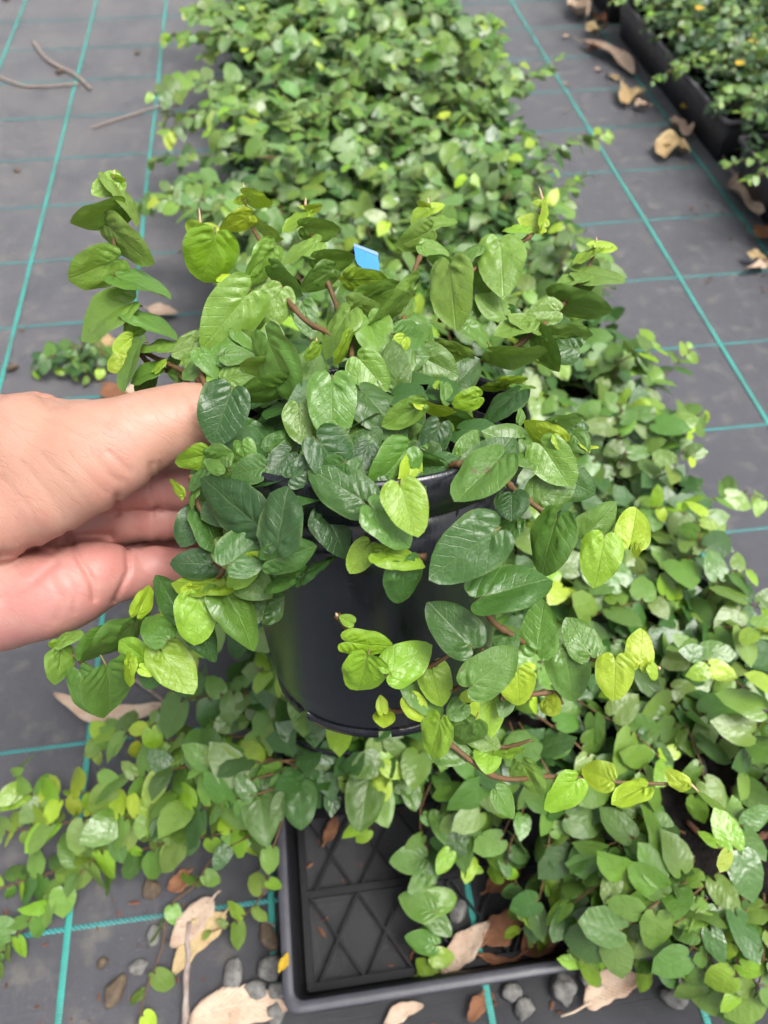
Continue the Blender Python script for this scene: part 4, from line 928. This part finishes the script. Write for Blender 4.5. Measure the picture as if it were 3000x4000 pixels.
# crowded leaves low inside the pot, one mass
VV = []; FF = []; UU = []
for i in range(95):
    a = random.uniform(0, 6.283); r = 0.066 * math.sqrt(random.random()); z = POT_H + random.uniform(-0.012, 0.018)
    if math.sin(a) < -0.2 and r > 0.04: z = POT_H + random.uniform(-0.014, 0.0)
    if r > 0.042 and -0.5 < (a if a < 4 else a - 6.283) < 1.4: continue
    d = Vector((math.cos(a + random.gauss(0, 1)), math.sin(a + random.gauss(0, 1)), random.uniform(-0.4, 0.3))).normalized()
    nr = Vector((random.gauss(0, 0.4), random.gauss(-0.3, 0.4), 1)); nr = (nr - d * nr.dot(d)).normalized(); sd = d.cross(nr); L = random.uniform(0.016, 0.023)
    me_ = random.choice(SMALL); b_ = len(VV); uvl = me_.uv_layers[0].data; uvv = {}
    for lp in me_.loops: uvv[lp.vertex_index] = tuple(uvl[lp.index].uv)
    for v in me_.vertices:
        VV.append(Vector((r * math.cos(a), r * math.sin(a), z)) + (sd * v.co.x + d * v.co.y + nr * v.co.z) * L); UU.append(uvv[v.index])
    FF += [tuple(q + b_ for q in pl.vertices) for pl in me_.polygons]
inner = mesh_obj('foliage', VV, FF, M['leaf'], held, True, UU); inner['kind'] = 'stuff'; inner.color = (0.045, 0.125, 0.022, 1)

# blue label stuck in the held pot
lc = [(767.5, 531), (806.5, 545), (817, 556), (820, 592), (776, 575), (769, 552)]
FRL = (1250, 900, 4.1475)
def lp_(x, y, d=0.345): return at(FRL[0] + x / FRL[2], FRL[1] + y / FRL[2], d)
front = [lp_(552, 262), lp_(915, 405), lp_(940, 425), lp_(966, 690), lp_(820, 640), lp_(690, 610), lp_(610, 545), lp_(575, 470)]
low = [lp_(960, 900, .352), lp_(700, 850, .352)]
out = front[:4] + low[:1] + low[1:] + front[5:]
nrm = (out[1] - out[0]).cross(out[-1] - out[0]).normalized()
if nrm.dot(EYE - out[0]) < 0: nrm = -nrm
c0 = out[0].copy(); lab = empty('plant_label', c0); tag(lab, 'small bright blue plastic plant tag sticking up among the held leaves', 'plant label')
n = len(out); vv = [p - c0 for p in out] + [p - c0 - nrm * 0.0006 for p in out]
mesh_obj('tag_blade', vv, [tuple(range(n)), tuple(range(2 * n - 1, n - 1, -1))] + [(i, n + i, n + (i + 1) % n, (i + 1) % n) for i in range(n)], M['blue'], lab, smooth=False)
band = [lp_(548, 215), lp_(580, 222), lp_(920, 350), lp_(944, 375), lp_(944, 424), lp_(915, 404), lp_(552, 261)]
nb = len(band); vv = [p - c0 + nrm * 0.0002 for p in band] + [p - c0 - nrm * 0.0006 for p in band]
mesh_obj('tag_edge', vv, [tuple(range(nb)), tuple(range(2 * nb - 1, nb - 1, -1))] + [(i, nb + i, nb + (i + 1) % nb, (i + 1) % nb) for i in range(nb)], M['pale_blue'], lab, smooth=False)

# ---------------------------------------------------------------- things lying on the mat
def dead_leaf(b, t, wr, mat, label, z=0.006, curl=0.2, fold=0.3, wave=0.06, group='fallen dry leaves', seed=0, name='dry_leaf', stalk=0.18):
    """b, t in photo pixels on the ground"""
    B, T = atz(*b, z), atz(*t, z); d = T - B; L = d.length; rr = random.Random(seed + int(b[0])); ns, nt = 18, 8
    yx = d.normalized(); xx = Vector((yx.y, -yx.x, 0)); v = []; uv = []; f = []
    a1, a2 = rr.uniform(0, 6), rr.uniform(0, 6); bend = rr.uniform(-0.12, 0.12)
    for i in range(ns + 1):
        s = i / ns; w = wr * L * 0.5 * (math.sin(math.pi * (0.03 + 0.95 * s ** 0.85))) ** 0.75
        for j in range(nt + 1):
            q = -1 + 2 * j / nt
            edge = 1 + 0.10 * math.sin(11 * s + a1) * abs(q) ** 3 + 0.07 * math.sin(23 * s + a2 + q) * abs(q) ** 3
            x = q * w * edge + bend * L * math.sin(math.pi * s)
            h = fold * w * abs(q) ** 1.4 + curl * L * (s - 0.45) ** 2 + wave * L * (math.sin(6 * s + a1 + q * 1.5) * 0.5 + math.sin(13 * s + a2 - 2 * q) * 0.22) * (0.35 + abs(q))
            p = xx * x + yx * (s * L) + Vector((0, 0, h)); v.append(p); uv.append((q * .5 + .5, s))
    for i in range(ns):
        for j in range(nt): a = i * (nt + 1) + j; f.append((a, a + 1, a + nt + 2, a + nt + 1))
    zmin = min(p.z for p in v); base = Vector((B.x, B.y, 0)); zz = z - 0.004
    v = [p + Vector((0, 0, zz - zmin + 0.002)) for p in v]
    if stalk:
        o_ = len(v); mb = MB(); p0 = v[nt // 2]; mb.tube([p0 + yx * L * 0.1, p0 - yx * L * stalk * 0.5 + xx * L * 0.02, p0 - yx * L * stalk], [0.0012, 0.001, 0.0009], 5)
        v += [Vector(p) for p in mb.v]; uv += [(.5, 0)] * len(mb.v); f += [tuple(i + o_ for i in q) for q in mb.f]
    o = mesh_obj(name, v, f, M[mat], None, True, uv); o.location = base
    m = o.modifiers.new('thickness', 'SOLIDIFY'); m.thickness = 0.0005
    return tag(o, label, 'leaf', group)
def g(x, y): return (x / 1.3825, 2500 + y / 1.3825)
def zb(x, y): return (1000 + x / 1.2762, 2850 + y / 1.2762)
def f7(x, y): return (1900 + x / 1.3827, 2400 + y / 1.3827)
def zr(x, y): return (2200 + x / 2.011, y / 2.011)
def fa(x, y): return (x / 1.2762, 600 + y / 1.2762)
dead_leaf(g(1150, 1400), g(925, 1660), .5, 'dead_pink', 'pinkish dry leaf under the pale twig, left of the empty tray', .012, fold=.1, wave=.03)
dead_leaf(g(1215, 1480), g(940, 1800), .42, 'dead_tan', 'tan curled leaf lying beside the pale twig near the tray', .010, fold=.15, wave=.04)
dead_leaf(g(1020, 2050), g(1560, 1985), .36, 'dead_pale', 'large pale speckled leaf at the front corner of the tray', .008, curl=.1, fold=.1, wave=.02, stalk=0)
dead_leaf(g(1020, 1250), g(905, 1350), .75, 'dead_brown', 'broken reddish-brown leaf scrap under the left trailing vines', .010)
dead_leaf(g(880, 360), g(300, 300), .2, 'dead_pale', 'pale dry leaf half hidden below the hand and hanging leaves', .012, fold=.1, wave=.02)
dead_leaf(zb(640, 1480), zb(835, 1375), .36, 'dead_pale', 'pale tan leaf with torn tip just in front of the tray', .008, fold=.1, wave=.02)
dead_leaf(zb(1130, 1320), zb(1060, 1455), .55, 'dead_brown', 'small red-brown leaf in front of the tray beside a green line', .010)
dead_leaf(f7(530, 2110), f7(840, 1960), .42, 'dead_pale', 'wrinkled beige leaf with long stalk in front of the tray, right', .010, wave=.06, stalk=.4)
dead_leaf(zb(930, 1225), zb(1160, 960), .36, 'dead_pink', 'long dry leaf with pale tip lying inside the empty tray', .014)
dead_leaf(zb(1140, 1060), zb(1330, 900), .55, 'dead_brown', 'orange-brown leaf inside the tray beneath hanging green leaves', .016)
dead_leaf(zb(1330, 1110), zb(1590, 940), .5, 'dead_brown', 'broad brown leaf inside the tray near its front rim', .014, wave=.04)
dead_leaf(zb(1110, 1120), zb(1340, 1170), .2, 'dead_brown', 'thin curled red-brown leaf inside the tray by the front rim', .012)
dead_leaf(zb(340, 560), zb(400, 430), .45, 'dead_brown', 'small brown leaf on the tray lattice in front of a pot', .012)
dead_leaf(zb(1150, 800), zb(1320, 700), .5, 'dead_brown', 'dark brown leaf at the back of the empty tray space', .014)
dead_leaf(zr(150, 325), zr(550, 580), .24, 'dead_pink', 'long pale pinkish leaf beside the far right-hand trays', .012, curl=.05, fold=.5, wave=.03)
dead_leaf(zr(1340, 1400), zr(1550, 1715), .34, 'dead_pink', 'twisted pinkish leaf next to the nearest right-hand tray', .014, fold=.5, wave=.09, stalk=.5)
dead_leaf(zr(1600, 1780), zr(1520, 1870), .8, 'dead_brown', 'round red-brown leaf at the photo edge beside the right-hand tray', .014)
dead_leaf(zr(1600, 2050), zr(1430, 1990), .5, 'dead_tan', 'striped tan curled leaf at the right edge of the mat', .016, fold=.8, wave=.12)
dead_leaf(zr(1620, 2060), zr(1430, 2110), .3, 'dead_pale', 'thin beige curled leaf at the right edge, below the striped one', .014, fold=.6, wave=.1)
for i_, (bx, by, tx, ty, mt, lb) in enumerate(((500, 830, 470, 690, 'dead_tan', 'left piece of the crumpled tan leaves by the middle right-hand tray'), (560, 820, 690, 850, 'dead_pale', 'right piece of the crumpled tan leaves by the middle right-hand tray'),
        (540, 740, 650, 720, 'dead_tan', 'greenish top piece of the crumpled leaves by the middle right-hand tray'), (740, 1160, 850, 1130, 'dead_tan', 'left piece of the crumpled tan leaf lying alone in the right aisle'),
        (790, 1250, 900, 1110, 'dead_tan', 'middle piece of the crumpled tan leaf lying alone in the right aisle'), (890, 1140, 990, 1220, 'dead_tan', 'right piece of the crumpled tan leaf lying alone in the right aisle'),
        (80, 40, 170, 160, 'dead_pale', 'pale curled leaf at the top of the right aisle'), (220, 120, 330, 180, 'dead_brown', 'brown curled leaf at the top of the right aisle by the tray'),
        (170, 250, 340, 240, 'dead_tan', 'tan curled leaf just above the long pale pinkish leaf'), (200, 390, 290, 370, 'dead_brown', 'small red scrap under the long pale pinkish leaf'), (840, 960, 990, 1080, 'dead_pink', 'brown-pink leaf wedged along the base of the middle right-hand tray'))):
    dead_leaf(zr(bx, by), zr(tx, ty), .55, mt, lb, .010, fold=.9, wave=.16, curl=.5, seed=i_, stalk=0)
for bx, by, tx, ty, lb in ((0, 285, 70, 275, 'small orange leaf scrap on the right aisle near the top'), (240, 535, 310, 545, 'small brown fleck beside the long pale pinkish leaf'), (335, 585, 440, 630, 'pale seed pod on the right aisle beside the pinkish leaf'),
                           (0, 650, 50, 660, 'tan fleck on the teal line of the right aisle')):
    dead_leaf(zr(bx, by), zr(tx, ty), .4, 'dead_pink' if 'pod' not in lb else 'dead_tan', lb, .006, fold=.6, wave=.1, stalk=0, group='small leaf scraps on the mat')
dead_leaf(fa(500, 1010), fa(560, 920), .8, 'dead_tan', 'tan curled leaf behind the leftmost upright shoot', .012, fold=.7, wave=.12)
dead_leaf(fa(520, 1150), fa(640, 1225), .6, 'dead_brown', 'reddish leaf on the mat just above the thumb', .012, fold=.3, wave=.05)
dead_leaf(fa(640, 1240), fa(700, 1130), .5, 'dead_pale', 'pale leaf on the mat behind the thumb and hanging leaves', .010)
dead_leaf(fa(740, 770), fa(890, 800), .5, 'dead_pink', 'pale pinkish leaf between the left shoot and the long bed', .012)
dead_leaf(zb(115, 1200), zb(160, 1110), .5, 'yellow_leaf', 'small yellow leaf lying on the left rim of the empty tray', .0575, curl=.1, wave=.04, group='fallen yellow leaves', stalk=.1)
for x, y, lb in ((1490, 320, 'bright yellow leaf on the small-leaved plants at the right edge'), (960, 825, 'yellow leaf at the end of the middle right-hand tray'), (1390, 490, 'orange-yellow leaf among the right-hand plants'), (1080, 60, 'orange leaf near the top of the right-hand plants')):
    dead_leaf(zr(x - 22, y + 12), zr(x + 22, y - 14), .8, 'yellow_leaf', lb, .165 if x > 1000 else .03, curl=.1, wave=.04, group='fallen yellow leaves', stalk=0)

def twig(pts, r0, r1, label, z=0.005):
    P = spline([atz(x, y, z + r0) for x, y in pts], 6 * len(pts)); c = Vector((P[0].x, P[0].y, 0)); mb = MB()
    P = [p + Vector((noise.noise(p * 60) * .002, noise.noise(p * 60 + Vector((9, 0, 0))) * .002, 0)) for p in P]
    mb.tube([p - c for p in P], [(r0 + (r1 - r0) * i / (len(P) - 1)) * (1 + .25 * noise.noise(p * 150)) for i, p in enumerate(P)], 7)
    o = mb.build('twig', M['twig']); o.location = c; return tag(o, label, 'twig', 'fallen twigs')
def zt(x, y): return (x / 2.37, y / 2.37)
twig([zt(310, 390), zt(450, 560), zt(690, 690), zt(840, 820)], .0036, .0030, 'short grey twig lying slantwise on the mat, top left', .002)
twig([zt(-120, 680), zt(0, 715), zt(200, 790), zt(420, 800), zt(735, 775)], .003, .0022, 'curved pale twig touching the short slanted one, top left', .001)
twig([zt(860, 1180), zt(1100, 1100), zt(1430, 1000), zt(1660, 950)], .0022, .0026, 'thin brown twig poking out from the bed, upper left', .001)
twig([g(1020, 1530), g(1020, 1700), g(1012, 1850), g(1000, 2110)], .0022, .0028, 'straight whitish twig lying left of the empty tray', .008)
twig([g(700, 200), g(780, 240), g(860, 310), g(920, 370)], .0022, .0016, 'pale forked twig beneath the hanging leaves, lower left', .006)
twig([g(1400, 1500), g(1490, 1535)], .0012, .001, 'tiny pinkish twig against the left wall of the tray', .003)

def stone(x, y, px, py, rot, mat, label, seed, z=0.0):
    c = atz(x, y, z); d = (c - EYE).dot(FWD); a, b = px / FPX * d / 2, py / FPX * d / 2; hh = min(a, b) * 0.75
    bm = bmesh.new(); bmesh.ops.create_icosphere(bm, subdivisions=3, radius=1.0)
    for v in bm.verts:
        n = v.co.normalized(); w = 1 + 0.32 * noise.noise(n * 1.3 + Vector((seed * 3.1, 0, 0))) + 0.13 * noise.noise(n * 3.2 + Vector((0, seed * 2.7, 0)))
        for kx in range(5):
            pl = Vector((math.sin(seed + kx * 2.1), math.cos(seed * 1.7 + kx * 1.3), math.sin(kx * 1.9 + seed * .6))).normalized(); h = 0.70
            if n.dot(pl) * w > h: w -= (n.dot(pl) * w - h) * 1.0
        v.co = Vector((n.x * a * w, n.y * b * w, n.z * hh * w))
    zl = min(v.co.z for v in bm.verts)
    for v in bm.verts: v.co.z -= zl + hh * 0.12
    me = bpy.data.meshes.new('stone'); bm.to_mesh(me); bm.free(); me.polygons.foreach_set('use_smooth', [True] * len(me.polygons)); me.materials.append(M[mat])
    o = bpy.data.objects.new('stone', me); o.location = (c.x, c.y, z); o.rotation_euler.z = rot; COL.objects.link(o)
    return tag(o, label, 'stone', 'loose stones on the mat')
ST = [(g(825, 1350), 70, 85, .3, 'stone_brown', 'dark stone under the left trailing vines, beside the brown leaf scrap'), (g(830, 1600), 55, 85, -.3, 'stone', 'grey stone left of the pinkish dry leaf'),
      (g(750, 1770), 80, 55, .1, 'stone', 'flat pale-grey stone between the lime runner and the tan leaf'), (g(555, 1745), 40, 45, .0, 'stone_brown', 'small tan pebble alone on the mat, lower left'),
      (g(625, 1900), 75, 120, -.5, 'stone_brown', 'brown pointed stone left of the lime runner, bottom left'), (g(1262, 1810), 80, 115, -.2, 'stone', 'tall grey stone right of the tan leaf by the tray'),
      (g(1465, 1770), 95, 95, .4, 'stone', 'grey stone against the left wall of the tray'), (g(1380, 1890), 95, 75, -.3, 'stone', 'low grey stone between the tall stone and the tray corner'),
      (g(1500, 1900), 80, 80, .8, 'stone', 'grey stone touching the tray corner, above the pale speckled leaf'), (g(1420, 1310), 75, 95, .1, 'stone', 'grey stone below the arching green stem, left of the tray'),
      (g(1450, 1610), 75, 110, .4, 'stone_brown', 'brownish stone beside the left tray wall, below the tiny twig'), (g(1495, 2010), 75, 95, .1, 'stone', 'grey stone lying over the end of the pale speckled leaf'),
      (zb(1335, 1392), 85, 75, .2, 'stone', 'pale grey stone alone in front of the tray'), (zb(1270, 1310), 85, 65, .0, 'stone', 'dark stone tucked under the front rim of the tray'),
      (zb(1525, 1300), 100, 100, .3, 'stone', 'grey stone under the rim below the two lime leaves'), (f7(400, 2010), 100, 95, .5, 'stone', 'grey stone above the wrinkled beige leaf'), (f7(550, 1965), 90, 95, .2, 'stone', 'grey stone under the front rim above the beige leaf tip'),
      (f7(1010, 2070), 105, 85, -.2, 'stone', 'grey stone in the bottom right, left of the hanging shoot'), (f7(1020, 1920), 120, 90, -.6, 'stone', 'broad grey stone under leaves at the bottom right'),
      (f7(1480, 1960), 110, 80, .1, 'stone', 'grey stone at the right edge beneath the green leaves'), (zb(1005, 910), 75, 90, -.6, 'stone', 'grey stone inside the tray beside the dangling shoot'),
      (zt(550, 685), 30, 26, .0, 'stone_brown', 'small brown lump under the short grey twig, top left'), ((52, 1445), 48, 42, .2, 'stone_brown', 'dark lump on the mat at the left edge above the hand'), (zt(65, 10), 34, 18, 0, 'stone_brown', 'small lump at the very top left of the mat')]
for i, (p, a, b, r, mt, lb) in enumerate(ST):
    stone(p[0], p[1], a, b, r, mt, lb, i + 1.3, 0.006 if 'inside' in lb else 0.0)
stone(*zt(1275, 505), 20, 24, .2, 'stone_brown', 'tiny brown pebble near the top of the left mat', 41.3)
stone(*zt(160, 1590), 26, 20, .1, 'stone_brown', 'tiny reddish pebble left of the tall left shoot', 42.3)

# bark chips and soil bits in the front right pot
pc = Vector((PX[2], PY0, 0.006 + POT_H - 0.014))
for i, (dx, dy, L_, mt) in enumerate(((-.02, .02, .012, 'bark'), (.005, .012, .016, 'bark'), (.028, .004, .022, 'bark'), (.03, .03, .02, 'bark'), (-.035, -.005, .012, 'bark'), (.012, -.018, .014, 'bark'), (-.01, .038, .013, 'stone'), (.04, -.02, .014, 'bark'), (-.03, .03, .010, 'stone'))):
    mb = MB(); a = i * 1.3; p = pc + Vector((dx, dy, 0)); e = Vector((math.cos(a), math.sin(a), 0.15)) * L_ / 2
    mb.tube([-e, -e * .5, e * .5, e], [.0015, L_ * .2, L_ * .22, .0015], 6); o = mb.build('bark_chip', M[mt]); o.location = p
    tag(o, ['small brown bark chip at the back left of the bare soil', 'brown bark chip near the middle of the bare soil', 'largest reddish bark chip on the bare soil', 'tan bark chip at the back right of the bare soil', 'small bark chip against the left rim of the bare soil', 'short bark chip at the front of the bare soil', 'grey chip at the far back of the bare soil', 'bark chip against the right rim of the bare soil', 'tiny grey chip left of the back of the bare soil'][i], 'bark chip', 'chips on the bare soil')

# a pot with a green rim standing beside the bed at the right edge
pcx = atzd(1632, 1985, 0.135); gp = empty('small_pot', (pcx.x + 0.046, pcx.y + 0.02, 0)); tag(gp, 'black pot with a bright green rim showing between leaves at the right edge', 'pot')
mb = MB(); mb.lathe([(0.001, 0.004), (0.037, 0.004), (0.038, 0.0), (0.0462, 0.1245), (0.0445, 0.1245), (0.036, 0.008), (0.001, 0.008)], 40); mb.build('wall', M['pot'], gp)
mb = MB(); mb.lathe([(0.0464, 0.1262), (0.0480, 0.1262), (0.0492, 0.1450), (0.0476, 0.1452)], 40, True); mb.build('rim', M['green_plastic'], gp)
mb = MB(); mb.lathe([(0.0462, 0.1225), (0.0486, 0.1225), (0.0486, 0.1255), (0.0464, 0.1255)], 40, True); mb.build('band', M['white_plastic'], gp)
mb = MB(); mb.lathe([(0.001, 0.112), (0.0440, 0.110)], 32); mb.build('soil', M['soil'], gp)

# crumbs of soil, bark and broken leaf on the mat, too many to count
mb = MB(); rr = random.Random(5)
for i in range(520):
    z = 0.001
    if i < 150: x, y = rr.uniform(-0.35, -0.06), rr.uniform(-0.12, 0.25)
    elif i < 260: x, y = rr.uniform(-0.1, 0.45), rr.uniform(-0.15, 0.03)
    elif i < 400: x, y = 0.79 - abs(rr.gauss(0, 0.07)), rr.uniform(0.6, 2.4)
    elif i < 460: x, y = rr.uniform(-0.05, 0.35), rr.uniform(0.05, 0.2)
    else: x, y = rr.uniform(-1.0, 0.8), rr.uniform(0.2, 2.4)
    r = rr.choice((0.0006, 0.0009, 0.0012, 0.0018)); a = rr.uniform(0, 6.28); e = Vector((math.cos(a), math.sin(a), rr.uniform(-.1, .2))) * r * rr.uniform(1, 3)
    p = Vector((x, y, z + r * 0.6)); mb.tube([p - e, p + e * .1, p + e], [r * .4, r, r * .3], 4)
tag(mb.build('debris', M['bark'], smooth=False), 'scattered crumbs of bark and soil on the weed mat', 'debris', kind='stuff')
